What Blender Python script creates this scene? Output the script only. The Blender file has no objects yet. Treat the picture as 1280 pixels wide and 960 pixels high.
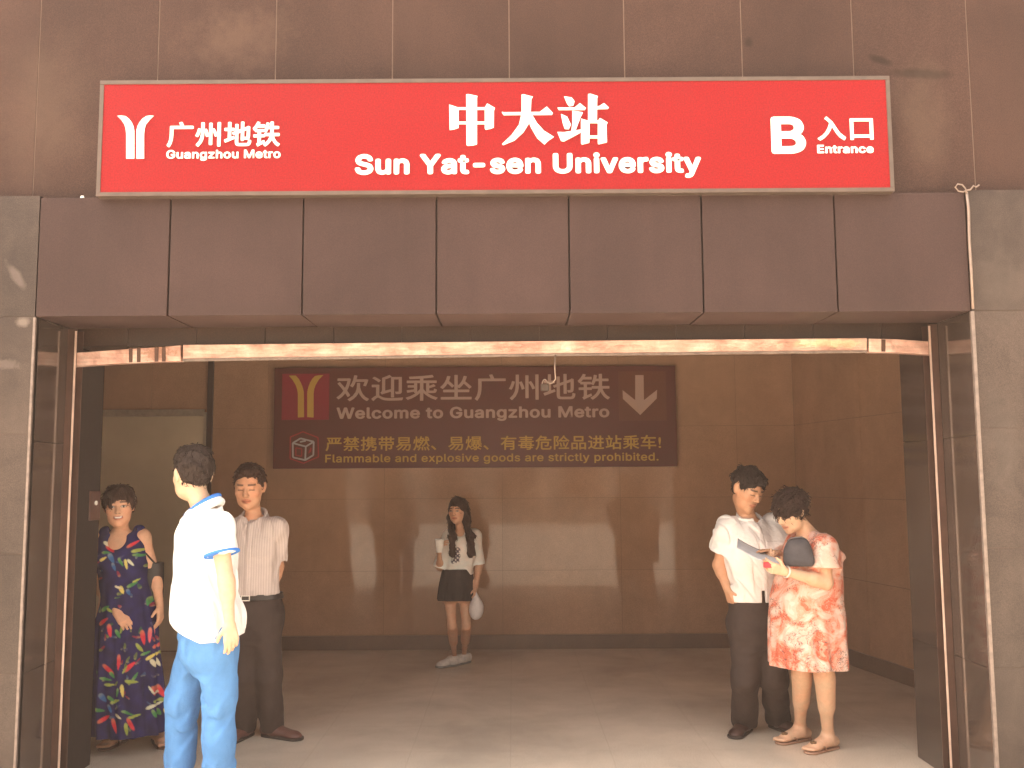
import bpy, bmesh, math, random
import numpy as np
from mathutils import Vector, Matrix, Euler

# ------------------------------------------------------------------ camera
scene = bpy.context.scene
COL = scene.collection
F_PX, CX, CY, CAM_H = 1200.0, 640.0, 480.0, 1.62
PITCH = math.atan(121 / 1200.0)
ROLL = math.radians(-0.35)
cam_data = bpy.data.cameras.new("camera")
cam = bpy.data.objects.new("camera", cam_data)
COL.objects.link(cam)
cam_data.sensor_width = 36.0
cam_data.lens = F_PX / 1280.0 * 36.0
cam_data.clip_start, cam_data.clip_end = 0.05, 2000
RCAM = Matrix.Rotation(math.pi / 2 + PITCH, 3, 'X') @ Matrix.Rotation(ROLL, 3, 'Z')
cam.matrix_world = Matrix.Translation((0, 0, CAM_H)) @ RCAM.to_4x4()
scene.camera = cam

# ------------------------------------------------------------------ sky, sun, exposure
SUN_EL, SUN_AZ = math.radians(60), math.radians(-78)      # high, from the left and just behind the facade
world = bpy.data.worlds.new("World")
scene.world = world
world.use_nodes = True
wn, wl = world.node_tree.nodes, world.node_tree.links
wn.clear()
sky = wn.new("ShaderNodeTexSky")
sky.sky_type = 'NISHITA'
sky.sun_disc = False
sky.sun_elevation = SUN_EL
sky.sun_rotation = SUN_AZ
sky.air_density, sky.dust_density, sky.ozone_density = 1.0, 6.0, 1.0
hsv = wn.new("ShaderNodeHueSaturation")
hsv.inputs["Saturation"].default_value = 0.35
warm = wn.new("ShaderNodeMix"); warm.data_type = 'RGBA'; warm.blend_type = 'MULTIPLY'
warm.inputs["Factor"].default_value = 1.0
warm.inputs["B"].default_value = (1.0, 0.93, 0.84, 1)
bgn = wn.new("ShaderNodeBackground"); bgn.inputs["Strength"].default_value = 0.15
wout = wn.new("ShaderNodeOutputWorld")
wl.new(sky.outputs["Color"], hsv.inputs["Color"])
wl.new(hsv.outputs["Color"], warm.inputs["A"])
wl.new(warm.outputs["Result"], bgn.inputs["Color"])
wl.new(bgn.outputs["Background"], wout.inputs["Surface"])
sd = bpy.data.lights.new("sun", 'SUN')
sd.energy = 3.5; sd.angle = math.radians(0.6); sd.color = (1.0, 0.93, 0.82)
sun = bpy.data.objects.new("sun", sd); COL.objects.link(sun)
_sdir = Vector((math.sin(SUN_AZ) * math.cos(SUN_EL), math.cos(SUN_AZ) * math.cos(SUN_EL), math.sin(SUN_EL)))
sun.rotation_euler = _sdir.to_track_quat('Z', 'Y').to_euler()
sun.location = _sdir * 30
vs = scene.view_settings
vs.view_transform = 'Standard'; vs.look = 'None'; vs.gamma = 1.0; vs.use_curve_mapping = False
vs.exposure = 2.72
scene.cycles.max_bounces = 10
scene.cycles.diffuse_bounces = 6
scene.cycles.glossy_bounces = 5
scene.cycles.caustics_reflective = False
scene.cycles.caustics_refractive = False
scene.cycles.sample_clamp_indirect = 6.0
random.seed(4); rng = np.random.default_rng(7)

# ------------------------------------------------------------------ helpers
def U(px, py, Y):
    "point of the photograph (1280 x 960) at world depth Y"
    d = RCAM @ Vector(((px - CX) / F_PX, -(py - CY) / F_PX, -1.0))
    t = Y / d.y
    return Vector((t * d.x, Y, CAM_H + t * d.z))

def FLOOR(px, py, z=0.0):
    d = RCAM @ Vector(((px - CX) / F_PX, -(py - CY) / F_PX, -1.0))
    t = (z - CAM_H) / d.z
    return Vector((t * d.x, t * d.y, z))

def tag(o, label=None, cat=None, group=None, kind=None):
    if label: o["label"] = label
    if cat: o["category"] = cat
    if group: o["group"] = group
    if kind: o["kind"] = kind
    return o

def empty(name, loc, label=None, cat=None, group=None):
    o = bpy.data.objects.new(name, None); COL.objects.link(o)
    o.empty_display_size = 0.2
    o.location = loc
    return tag(o, label, cat, group)

def link(name, me, mats, parent=None, org=None):
    "link a mesh given in world coordinates; its origin moves to org (default: the parent's origin)"
    if org is None:
        org = WORLD_OF.get(parent.name, Vector((0, 0, 0))) if parent else Vector((0, 0, 0))
    org = Vector(org)
    if org.length > 0:
        me.transform(Matrix.Translation(-org))
    o = bpy.data.objects.new(name, me); COL.objects.link(o)
    for m in (mats if isinstance(mats, (list, tuple)) else [mats]):
        me.materials.append(m)
    if parent:
        o.parent = parent
        o.location = org - WORLD_OF.get(parent.name, Vector((0, 0, 0)))
    else:
        o.location = org
    WORLD_OF[o.name] = org
    return o
WORLD_OF = {}
def thing(name, loc, label, cat, group=None):
    o = empty(name, loc, label, cat, group); WORLD_OF[o.name] = Vector(loc); return o

class MB:
    "collects boxes, prisms and tubes into one mesh"
    def __init__(s): s.v = []; s.f = []; s.smooth = []
    def quad_box(s, p):                      # 8 points: bottom 4 ccw, top 4 ccw
        n = len(s.v); s.v += [tuple(q) for q in p]
        s.f += [tuple(n + i for i in q) for q in ((3,2,1,0),(4,5,6,7),(0,1,5,4),(1,2,6,5),(2,3,7,6),(3,0,4,7))]
        s.smooth += [False] * 6
        return s
    def box(s, x0, x1, y0, y1, z0, z1):
        if x0 > x1: x0, x1 = x1, x0
        if y0 > y1: y0, y1 = y1, y0
        if z0 > z1: z0, z1 = z1, z0
        return s.quad_box([(x0,y0,z0),(x1,y0,z0),(x1,y1,z0),(x0,y1,z0),(x0,y0,z1),(x1,y0,z1),(x1,y1,z1),(x0,y1,z1)])
    def prism(s, pts, y0, y1):               # polygon in x,z extruded along y (y0 = front)
        n = len(s.v); k = len(pts)
        a = sum(pts[i][0] * pts[(i+1) % k][1] - pts[(i+1) % k][0] * pts[i][1] for i in range(k))
        if a < 0: pts = pts[::-1]
        s.v += [(x, y0, z) for x, z in pts] + [(x, y1, z) for x, z in pts]
        s.f.append(tuple(n + i for i in range(k)))
        s.f.append(tuple(n + k + i for i in range(k - 1, -1, -1)))
        for i in range(k):
            j = (i + 1) % k
            s.f.append((n + i, n + k + i, n + k + j, n + j))
        s.smooth += [False] * (k + 2)
        return s
    def tube(s, pts, r, seg=10, closed_ends=True):
        pts = [Vector(p) for p in pts]; rr = r if isinstance(r, (list, tuple)) else [r] * len(pts)
        rings = []
        up = Vector((0.13, 0.31, 0.94))
        for i, p in enumerate(pts):
            d = (pts[min(i + 1, len(pts) - 1)] - pts[max(i - 1, 0)]).normalized()
            if abs(d.dot(up)) > 0.95: up = Vector((0.9, 0.2, 0.1))
            u = d.cross(up).normalized(); w = d.cross(u)
            n = len(s.v)
            s.v += [tuple(p + (u * math.cos(a) + w * math.sin(a)) * rr[i]) for a in [2 * math.pi * q / seg for q in range(seg)]]
            rings.append(n)
        for a, b in zip(rings, rings[1:]):
            for q in range(seg):
                s.f.append((a + q, a + (q + 1) % seg, b + (q + 1) % seg, b + q)); s.smooth.append(True)
        if closed_ends:
            s.f.append(tuple(rings[0] + q for q in range(seg - 1, -1, -1))); s.smooth.append(False)
            s.f.append(tuple(rings[-1] + q for q in range(seg))); s.smooth.append(False)
        return s
    def mesh(s, name, bevel=0.0):
        me = bpy.data.meshes.new(name); me.from_pydata(s.v, [], s.f); me.update()
        me.polygons.foreach_set("use_smooth", s.smooth)
        bm = bmesh.new(); bm.from_mesh(me)
        bmesh.ops.recalc_face_normals(bm, faces=bm.faces)
        if bevel > 0:
            ed = [e for e in bm.edges if len(e.link_faces) == 2 and e.calc_face_angle(0) > 0.6]
            bmesh.ops.bevel(bm, geom=ed, offset=bevel, segments=2, affect='EDGES', profile=0.6)
        bm.to_mesh(me); bm.free()
        return me
    def build(s, name, mat, parent=None, bevel=0.0, org=None):
        return link(name, s.mesh(name, bevel), mat, parent, org)

# ------------------------------------------------------------------ materials
def new_mat(name):
    m = bpy.data.materials.new(name); m.use_nodes = True
    return m, m.node_tree.nodes, m.node_tree.links, m.node_tree.nodes["Principled BSDF"]

def N(nodes, t, **kw):
    n = nodes.new(t)
    for k, v in kw.items(): setattr(n, k, v)
    return n

def coords(nt, scale=(1, 1, 1)):
    tc = N(nt.nodes, "ShaderNodeNewGeometry")
    mp = N(nt.nodes, "ShaderNodeMapping"); mp.inputs["Scale"].default_value = scale
    nt.links.new(tc.outputs["Position"], mp.inputs["Vector"])
    return mp.outputs["Vector"]

def objcoords(nt, scale=(1, 1, 1)):
    tc = N(nt.nodes, "ShaderNodeTexCoord")
    mp = N(nt.nodes, "ShaderNodeMapping"); mp.inputs["Scale"].default_value = scale
    nt.links.new(tc.outputs["Object"], mp.inputs["Vector"])
    return mp.outputs["Vector"]

def noise(nt, vec, scale, detail=4, rough=0.55, dist=0.0):
    n = N(nt.nodes, "ShaderNodeTexNoise")
    n.inputs["Scale"].default_value = scale; n.inputs["Detail"].default_value = detail
    n.inputs["Roughness"].default_value = rough; n.inputs["Distortion"].default_value = dist
    nt.links.new(vec, n.inputs["Vector"])
    return n.outputs["Fac"]

def ramp(nt, fac, stops, interp='LINEAR'):
    r = N(nt.nodes, "ShaderNodeValToRGB"); cr = r.color_ramp; cr.interpolation = interp
    while len(cr.elements) < len(stops): cr.elements.new(0.5)
    for e, (p, c) in zip(cr.elements, stops):
        e.position = p
        e.color = (*c, 1) if isinstance(c, (tuple, list)) else (c, c, c, 1)
    nt.links.new(fac, r.inputs["Fac"])
    return r.outputs["Color"]

def remap(nt, v, lo, hi, a=0.25, b=0.75):
    m = N(nt.nodes, "ShaderNodeMapRange")
    for k, x in (("From Min", a), ("From Max", b), ("To Min", lo), ("To Max", hi)): m.inputs[k].default_value = x
    nt.links.new(v, m.inputs["Value"])
    return m.outputs["Result"]

def mix(nt, a, b, fac, blend='MIX'):
    m = N(nt.nodes, "ShaderNodeMix"); m.data_type = 'RGBA'; m.blend_type = blend
    for sock, val in (("Factor", fac), ("A", a), ("B", b)):
        if hasattr(val, "is_linked") or isinstance(val, bpy.types.NodeSocket): nt.links.new(val, m.inputs[sock])
        elif isinstance(val, (int, float)): m.inputs[sock].default_value = val if sock == "Factor" else (val, val, val, 1)
        else: m.inputs[sock].default_value = (*val, 1)
    return m.outputs["Result"]

def math_(nt, op, a, b=None, clamp=False):
    m = N(nt.nodes, "ShaderNodeMath", operation=op); m.use_clamp = clamp
    for i, v in enumerate((a, b)):
        if v is None: continue
        if isinstance(v, (int, float)): m.inputs[i].default_value = v
        else: nt.links.new(v, m.inputs[i])
    return m.outputs[0]

def bump(nt, bsdf, h, strength=0.2, dist=0.01):
    b = N(nt.nodes, "ShaderNodeBump"); b.inputs["Strength"].default_value = strength; b.inputs["Distance"].default_value = dist
    nt.links.new(h, b.inputs["Height"]); nt.links.new(b.outputs["Normal"], bsdf.inputs["Normal"])

def blob(nt, vec, x, z, rx, rz, ang=0.0, rag=0.6, soft=0.5, nscale=9):
    "mask of a ragged ellipse at world x, z: wear or a stain with a shape of its own"
    mp = N(nt.nodes, "ShaderNodeMapping"); mp.vector_type = 'TEXTURE'
    mp.inputs["Location"].default_value = (x, 0, z); mp.inputs["Rotation"].default_value = (0, ang, 0)
    mp.inputs["Scale"].default_value = (rx, 1e6, rz)
    nt.links.new(vec, mp.inputs["Vector"])
    ln = N(nt.nodes, "ShaderNodeVectorMath", operation='LENGTH'); nt.links.new(mp.outputs["Vector"], ln.inputs[0])
    n = noise(nt, vec, nscale, 5, 0.65)
    d = math_(nt, 'ADD', ln.outputs["Value"], math_(nt, 'MULTIPLY', math_(nt, 'SUBTRACT', n, 0.5), 2 * rag))
    mr = N(nt.nodes, "ShaderNodeMapRange"); mr.inputs["From Min"].default_value = 1.0; mr.inputs["From Max"].default_value = 1.0 - soft
    nt.links.new(d, mr.inputs["Value"])
    return mr.outputs["Result"]

def stone(name, base, rough=0.35, streak=0.6, cloud=0.0, speck=0.35, stain=0.35, island=0.15, blobs=(), spec=0.5, spscale=220, stainscale=1.3, tint=(0.9,0.8,0.7), bumps=0.03):
    m, n, l, b = new_mat(name); nt = m.node_tree
    vec = coords(nt)
    sp = noise(nt, vec, spscale, 2, 0.7)
    st = noise(nt, vec, stainscale, 6, 0.62, 0.4)
    st2 = noise(nt, coords(nt, (3, 3, 0.5)), 1.7, 5, 0.6)
    lo = tuple(c * (1 - speck) for c in base); hi = tuple(min(1, c * (1 + speck * 1.3)) for c in base)
    c = ramp(nt, sp, [(0.32, lo), (0.5, base), (0.70, hi)])
    c = mix(nt, c, ramp(nt, st, [(0.3, 1 - stain), (0.7, 1 + stain * 0.5)]), 1.0, 'MULTIPLY')
    c = mix(nt, c, ramp(nt, st2, [(0.3, 1 - stain * 0.5), (0.7, 1.0)]), 1.0, 'MULTIPLY')
    if island > 0:
        g = N(n, "ShaderNodeNewGeometry")
        c = mix(nt, c, ramp(nt, g.outputs["Random Per Island"], [(0, tuple((1 - island) * t for t in (1, 1, 1))), (1, 1 + island)]), 1.0, 'MULTIPLY')
    for (x, z, rx, rz, ang, colr, amt, *o) in blobs:
        k = blob(nt, vec, x, z, rx, rz, ang, *(o or ()))
        c = mix(nt, c, colr, math_(nt, 'MULTIPLY', k, amt))
    if streak > 0:
        dr = noise(nt, coords(nt, (3.2, 3.2, .35)), 1.6, 6, .6, .5)
        c = mix(nt, c, ramp(nt, dr, [(0.46, 1.0), (0.70, 1 - stain * streak)]), 1.0, 'MULTIPLY')
    if cloud > 0:
        c = mix(nt, c, ramp(nt, noise(nt, vec, 4.2, 6, .66, .8), [(.35, 1 - cloud), (.68, 1 + cloud)]), 1.0, 'MULTIPLY')
    l.new(c, b.inputs["Base Color"])
    rn = remap(nt, st, rough * 0.85, min(1, rough * 1.3))
    b.inputs["Roughness"].default_value = rough
    b.inputs["Specular IOR Level"].default_value = spec
    if bumps: bump(nt, b, math_(nt, 'ADD', math_(nt, 'MULTIPLY', sp, 0.3), st), bumps, 0.02)
    return m

def simple(name, base, rough=0.5, metal=0.0, spec=0.5, var=0.12, scale=30, bumpy=0.0, rvar=0.0, stretch=(1, 1, 1)):
    m, n, l, b = new_mat(name); nt = m.node_tree
    vec = coords(nt, stretch)
    nz = noise(nt, vec, scale, 4, 0.6)
    c = ramp(nt, nz, [(0.3, tuple(x * (1 - var) for x in base)), (0.7, tuple(min(1, x * (1 + var)) for x in base))])
    l.new(c, b.inputs["Base Color"])
    b.inputs["Roughness"].default_value = rough; b.inputs["Metallic"].default_value = metal
    b.inputs["Specular IOR Level"].default_value = spec
    if rvar: l.new(remap(nt, nz, max(0.02, rough - rvar), min(1, rough + rvar)), b.inputs["Roughness"])
    if bumpy: bump(nt, b, nz, bumpy, 0.01)
    return m

# ------------------------------------------------------------------ main planes
YF, YW, YP, YI, YB = 4.85, 4.93, 5.30, 5.80, 9.50     # lintel face, wall above, shutter, inner edge of jambs, back wall
XL = U(31, 680, YF).x; XR = U(1231, 680, YF).x
XLI = U(122, 700, YI).x; XRI = U(1136, 700, YI).x
Z_LED = U(640, 244, YF).z
Z_LIN = U(640, 392, YF).z
print("planes", XL, XR, XLI, XRI, Z_LED, Z_LIN)

# materials of the setting
M_wall = stone("upper_granite", (0.060, 0.032, 0.0235), 0.55, speck=0.28, stain=0.24, island=0.12, cloud=.04, streak=.35, spec=0.12, bumps=0.06, blobs=[
    (U(1100, 75, YW).x, U(1100, 75, YW).z, 0.085, 0.028, 0.35, (0.02, 0.012, 0.008), 0.8, 0.5, 0.6, 14),
    (U(1150, 92, YW).x, U(1150, 92, YW).z, 0.19, 0.035, 0.05, (0.02, 0.012, 0.008), 0.85, 0.5, 0.6, 14),
    (U(936, 53, YW).x, U(936, 53, YW).z, 0.03, 0.035, 0, (0.02, 0.012, 0.008), 0.8, 0.4, 0.7, 16),
    (U(300, 45, YW).x, U(300, 45, YW).z, 0.35, 0.22, 0, (0.13, 0.08, 0.055), 0.35, 1.1, 0.9, 11),
    (U(60, 130, YW).x, U(60, 130, YW).z, 0.3, 0.5, 0, (0.10, 0.065, 0.045), 0.35, 0.8, 0.9, 5),
    (U(1150, 150, YW).x, U(1150, 150, YW).z, 0.2, 0.4, 0, (0.10, 0.065, 0.045), 0.4, 0.8, 0.9, 5)])
M_lintel = stone("lintel_panel_paint", (0.051, 0.0295, 0.0255), 0.5, streak=.5, speck=0.2, stain=0.22, island=0.05, spscale=300, spec=0.14)
M_pillar = stone("pillar_granite", (0.062, 0.045, 0.036), 0.42, speck=0.28, stain=0.30, island=0.09, spec=0.22, streak=.3, cloud=.17, blobs=[
    (U(20, 345, YF).x, U(20, 345, YF).z, 0.10, 0.03, 0.95, (0.13, 0.10, 0.085), 0.75, 0.5, 0.6, 14),
    (U(28, 403, YF).x, U(28, 403, YF).z, 0.045, 0.03, 0.0, (0.18, 0.145, 0.12), 0.8, 0.5, 0.6, 20),
    (U(10, 455, YF).x, U(10, 455, YF).z, 0.09, 0.03, 0.1, (0.13, 0.10, 0.085), 0.6, 0.9, 0.5, 24),
    (U(1250, 350, YF).x, U(1250, 350, YF).z, 0.12, 0.25, 0.0, (0.085, 0.066, 0.053), 0.5, 1.0, 0.9, 10),
    (U(1255, 560, YF).x, U(1255, 560, YF).z, 0.11, 0.3, 0.0, (0.085, 0.068, 0.056), 0.5, 1.0, 0.9, 8)])
M_joint = simple("pale_mortar", (0.085, 0.055, 0.04), 0.9)
M_joint2 = simple("light_mortar", (0.15, 0.10, 0.075), 0.9)
M_dark = simple("dark_gap", (0.02, 0.012, 0.008), 0.8)
M_jamb = stone("polished_jamb_granite", (0.056, 0.039, 0.031), 0.09, streak=0, speck=0.35, stain=0.25, island=0.12, spec=0.6, bumps=0.0)
M_hall = stone("polished_hall_granite", (0.44, 0.265, 0.168), 0.045, streak=0, speck=0.22, stain=0.16, island=0.035, spec=0.3, cloud=.05, bumps=0.0, stainscale=0.9)
M_hallj = simple("hall_joint", (0.25, 0.15, 0.09), 0.8)
M_skirt = stone("dark_skirting_stone", (0.19, 0.12, 0.082), 0.3, streak=.3, speck=0.3, stain=0.2, island=0.05)
M_inner = stone("inner_lintel_stone", (0.050, 0.026, 0.016), 0.3, streak=.3, speck=0.3, stain=0.2, island=0.05)
M_ceil = simple("hall_ceiling_paint", (0.26, 0.18, 0.13), 0.8)
M_trim = simple("worn_aluminium_trim", (0.20, 0.155, 0.13), 0.5, 0.4, var=0.25, scale=25)
M_copper = simple("coppery_steel", (0.70, 0.40, 0.29), 0.38, 0.7, var=0.18, scale=14, rvar=0.12, stretch=(1, 1, 1))
M_guide = simple("brown_guide_metal", (0.10, 0.052, 0.037), 0.45, 0.5, var=0.2, scale=9, rvar=0.1)
M_shoe = simple("dark_rubber", (0.035, 0.025, 0.02), 0.7)

# ------------------------------------------------------------------ ground
def floor_material(name, base, tile, jointc, rough, jw=0.006, speck=0.25, stain=0.2, scale=160, spec=0.5):
    m, n, l, b = new_mat(name); nt = m.node_tree
    vec = coords(nt)
    sp = noise(nt, vec, scale, 2, 0.7); st = noise(nt, vec, 0.9, 6, 0.62, 0.3)
    c = ramp(nt, sp, [(0.3, tuple(x * (1 - speck) for x in base)), (0.7, tuple(min(1, x * (1 + speck)) for x in base))])
    c = mix(nt, c, ramp(nt, st, [(0.3, 1 - stain), (0.7, 1.0)]), 1.0, 'MULTIPLY')
    sx = N(n, "ShaderNodeSeparateXYZ"); l.new(vec, sx.inputs[0])
    ds = []
    for ax in ("X", "Y"):
        a = math_(nt, 'ADD', sx.outputs[ax], 100.0 + tile * 0.37)
        fr = math_(nt, 'FRACT', math_(nt, 'DIVIDE', a, tile))
        ds.append(math_(nt, 'MULTIPLY', math_(nt, 'SUBTRACT', 0.5, math_(nt, 'ABSOLUTE', math_(nt, 'SUBTRACT', fr, 0.5))), tile))
    d = math_(nt, 'MINIMUM', ds[0], ds[1])
    k = N(n, "ShaderNodeMapRange"); k.inputs["From Min"].default_value = jw; k.inputs["From Max"].default_value = jw * 0.4
    l.new(d, k.inputs["Value"])
    c = mix(nt, c, jointc, math_(nt, 'MULTIPLY', k.outputs["Result"], 0.3))
    l.new(c, b.inputs["Base Color"])
    b.inputs["Roughness"].default_value = rough
    b.inputs["Specular IOR Level"].default_value = spec
    bump(nt, b, math_(nt, 'SUBTRACT', sp, math_(nt, 'MULTIPLY', k.outputs["Result"], 2.0)), 0.05, 0.01)
    return m
M_ground = floor_material("street_paving", (0.48, 0.41, 0.33), 0.4, (0.10, 0.09, 0.08), 0.8)
M_floor = floor_material("speckled_floor_granite", (0.80, 0.67, 0.53), 0.6, (0.40, 0.32, 0.25), 0.24, jw=0.003, stain=.36)

def sheet(name, x0, x1, y0, y1, z, mat):
    me = bpy.data.meshes.new(name)
    me.from_pydata([(x0, y0, z), (x1, y0, z), (x1, y1, z), (x0, y1, z)], [], [(0, 1, 2, 3)])
    return tag(link(name, me, mat), kind="structure")
sheet("ground", -60, 60, -60, 60, -0.012, M_ground)
sheet("entrance_floor", -7.0, 7.0, 2.6, 9.9, 0.0, M_floor)

# ------------------------------------------------------------------ the entrance building
B = thing("station_entrance", (0, YF, 0), "brown granite metro station entrance building with wide open doorway", "building")
def slab_wall(name, x0, x1, z0, z1, y, edges_x, edges_z, mat, gap=0.004, t=0.04, backing=M_joint, parent=B, bdepth=0.3):
    mb = MB()
    xs = [x0] + [e for e in edges_x if x0 + .02 < e < x1 - .02] + [x1]
    zs = [z0] + [e for e in edges_z if z0 + .02 < e < z1 - .02] + [z1]
    g = gap / 2
    for a, b in zip(xs, xs[1:]):
        for c, d in zip(zs, zs[1:]):
            j = rng.uniform(0, 0.0015)
            mb.box(a + (g if a > x0 else 0), b - (g if b < x1 else 0), y + j, y + t, c + (g if c > z0 else 0), d - (g if d < z1 else 0))
    w = mb.build(name, mat, parent)
    if backing is not None:
        MB().box(x0, x1, y + .0032, y + t - .004, z0, z1).build("joint_filling", backing, w)
    return w
ex = sorted([U(p, 150, YW).x for p in (45, 195, 343, 490, 637, 782, 930, 1070, 1215)])
step = (ex[-1] - ex[0]) / 8
ex = [ex[0] - step * k for k in range(12, 0, -1)] + ex + [ex[-1] + step * k for k in range(1, 13)]
ZTOP = 9.0
slab_wall("upper_wall", -9, 9, Z_LED - 0.02, ZTOP, YW, ex, [Z_LED + 1.25 + 1.2 * k for k in range(5)], M_wall, gap=0.006, backing=M_joint2)
MB().box(-9, 9, YW + .041, YW + .35, Z_LIN + .1, ZTOP).build("wall_core", M_dark, B)
pz = [U(1250, p, YF).z for p in (835, 685, 535, 388)]
slab_wall("pillar", -9, XL - .001, 0, Z_LED + .012, YF, [XL - .61 * k for k in range(1, 14)], pz, M_pillar, gap=0.0025, t=0.05)
slab_wall("pillar", XR + .001, 9, 0, Z_LED + .012, YF, [XR + .61 * k for k in range(1, 14)], pz, M_pillar, gap=0.0025, t=0.05)
for s in (-1, 1):
    x0, x1 = (-9, XL - .02) if s < 0 else (XR + .02, 9)
    MB().box(x0, x1, YF + .052, YI - .05, 0, Z_LIN + 0.3).build("pillar_core", M_dark, B)
MB().box(XL, XR, YF + .035, YF + .07, Z_LIN + .03, Z_LED - .01).build("lintel_core", M_dark, B)
# lintel panels folded under into the soffit
lx = [U(p, 320, YF).x for p in (40, 211.5, 378.5, 545.5, 711.5, 878, 1045, 1214)]
YS = 5.24
for i in range(7):
    a, b = lx[i] + .0045, lx[i + 1] - .0045
    if i == 0: a = XL + .006
    if i == 6: b = XR - .006
    j = rng.uniform(-.002, .002)
    mb = MB()
    prof = [(YF + j, Z_LED), (YF + j, Z_LIN), (YS, Z_LIN + j), (YS, Z_LIN + .025), (YF + .028, Z_LIN + .028), (YF + .028, Z_LED)]
    n = len(mb.v); k = len(prof)
    mb.v += [(a, y, z) for y, z in prof] + [(b, y, z) for y, z in prof]
    mb.f += [tuple(range(k)), tuple(range(2 * k - 1, k - 1, -1))] + [(q, q + k, (q + 1) % k + k, (q + 1) % k) for q in range(k)]
    mb.smooth += [False] * (k + 2)
    mb.build("lintel_panel", M_lintel, B, bevel=0.002)
# slot lining and the inner stone lintel behind the shutter
ZIN = U(640, 430, YS + .13).z
mb = MB(); w = 0.387
x = U(417, 420, YS + .13).x - 6 * w
while x < XR + .3:
    a, b = max(x + .002, XL - .1), min(x + w - .002, XR + .1)
    if b > a + .02: mb.box(a, b, YS + .13, YS + .16, ZIN, Z_LIN + .3)
    x += w
il = mb.build("inner_lintel", M_inner, B)
MB().box(XL - .1, XR + .1, YS + .14, YS + .158, ZIN + .001, Z_LIN + .29).build("joint_filling", M_joint, il)
MB().box(XLI - 1.5, XRI + 1.5, YS + .161, YI, ZIN + .002, 3.2).build("inner_lintel_core", M_inner, B)
# jambs: dark polished returns
def jamb(xo, xi, side):
    mb = MB(); zs = [0, U(1215, 832, YF + .1).z, U(1215, 545, YF + .1).z, Z_LIN + .2]
    t = .03 * side
    for c, d in zip(zs, zs[1:]):
        for (ya, yb) in ((YF + .012, YP + .02), (YP + .023, YI)):
            xa = xo + (xi - xo) * (ya - YF) / (YI - YF); xb = xo + (xi - xo) * (yb - YF) / (YI - YF)
            p = [(xa, ya), (xb, yb), (xb + t, yb), (xa + t, ya)]
            if side < 0: p = p[::-1]
            mb.quad_box([(q[0], q[1], c + .0015) for q in p] + [(q[0], q[1], d - .0015) for q in p])
    o = mb.build("jamb", M_jamb, B)
    mb = MB()
    p = [(xo + t * .3, YF + .014), (xi + t * .3, YI - .003), (xi + t * 6, YI - .003), (xo + t * 6, YF + .055)]
    if side < 0: p = p[::-1]
    mb.quad_box([(q[0], q[1], 0.001) for q in p] + [(q[0], q[1], Z_LIN + .19) for q in p])
    mb.build("joint_filling", M_joint, o)
    return o
jamb(XL, XLI, -1); jamb(XR, XRI, 1)
# edge trims
MB().box(XL - .006, XL + .006, YF - .005, YF + .011, 0.0, U(38, 397, YF).z).build("edge_trim", M_trim, B, bevel=.001)
MB().box(XR - .009, XR + .009, YF - .006, YF + .011, 0.0, U(1217, 389, YF).z).build("edge_trim", M_trim, B, bevel=.001)
# hall
HX0, HX1, HXF = -4.7, U(1002, 800, YB).x, 3.45
HZ = 3.05
bz = [0.14, 0.75, 1.45, 2.15, 2.85]
slab_wall("hall_back_wall", HX0, HX1, 0.0, HZ, YB, [U(628, 650, YB).x + 1.16 * k for k in range(-4, 4)], bz, M_hall, gap=0.0035, backing=M_hallj)
MB().box(HX0, HX1, YB - .014, YB - .001, 0.0, 0.135).build("skirting", M_skirt, B)
def side_wall(xa, ya, xb, yb, t, name="hall_side_wall"):
    L = math.hypot(xb - xa, yb - ya); mb = MB(); n = max(1, round(L / 1.16))
    ux, uy = (xb - xa) / L, (yb - ya) / L; nx, ny = -uy * t, ux * t
    for i in range(n):
        for c, d in zip([0] + bz[1:], bz[1:] + [HZ]):
            s0, s1 = L * i / n + .0025, L * (i + 1) / n - .0025
            p = [(xa + ux * s0, ya + uy * s0), (xa + ux * s1, ya + uy * s1), (xa + ux * s1 + nx, ya + uy * s1 + ny), (xa + ux * s0 + nx, ya + uy * s0 + ny)]
            mb.quad_box([(*q, c + .0025) for q in p] + [(*q, d - .0025) for q in p])
    o = mb.build(name, M_hall, B)
    p = [(xa + nx * .2, ya + ny * .2), (xb + nx * .2, yb + ny * .2), (xb + nx * 4, yb + ny * 4), (xa + nx * 4, ya + ny * 4)]
    mb = MB(); mb.quad_box([(*q, 0.001) for q in p] + [(*q, HZ) for q in p]); mb.build("joint_filling", M_hallj, o)
    return o
side_wall(HX1, YB, HXF, YI + .1, .04)
side_wall(HX0, YI + .1, HX0, YB, .04)
skx = [(HX1 - .016, YB - .016), (HXF - .016, YI + .12)]
mb = MB(); p = [skx[0], skx[1], (skx[1][0] + .013, skx[1][1]), (skx[0][0] + .013, skx[0][1])]
mb.quad_box([(*q, 0.0) for q in p] + [(*q, 0.135) for q in p]); mb.build("skirting", M_skirt, B)
MB().box(HX0 - .2, HXF + .3, YI + .001, YB + .3, HZ + .001, HZ + .2).build("hall_ceiling", M_ceil, B)
for (a, b) in ((-9, XLI - .19), (XRI + .19, 9)):
    MB().box(a, b, YI - .045, YI + .09, 0, HZ).build("hall_front_wall", M_hall, B)
MB().box(-9, 9, YW + .36, 14, HZ + .21, ZTOP).build("upper_storeys", M_dark, B)
MB().box(-9, 9, YB + .05, YB + .3, 0, HZ).build("hall_rear_core", M_dark, B)

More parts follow.
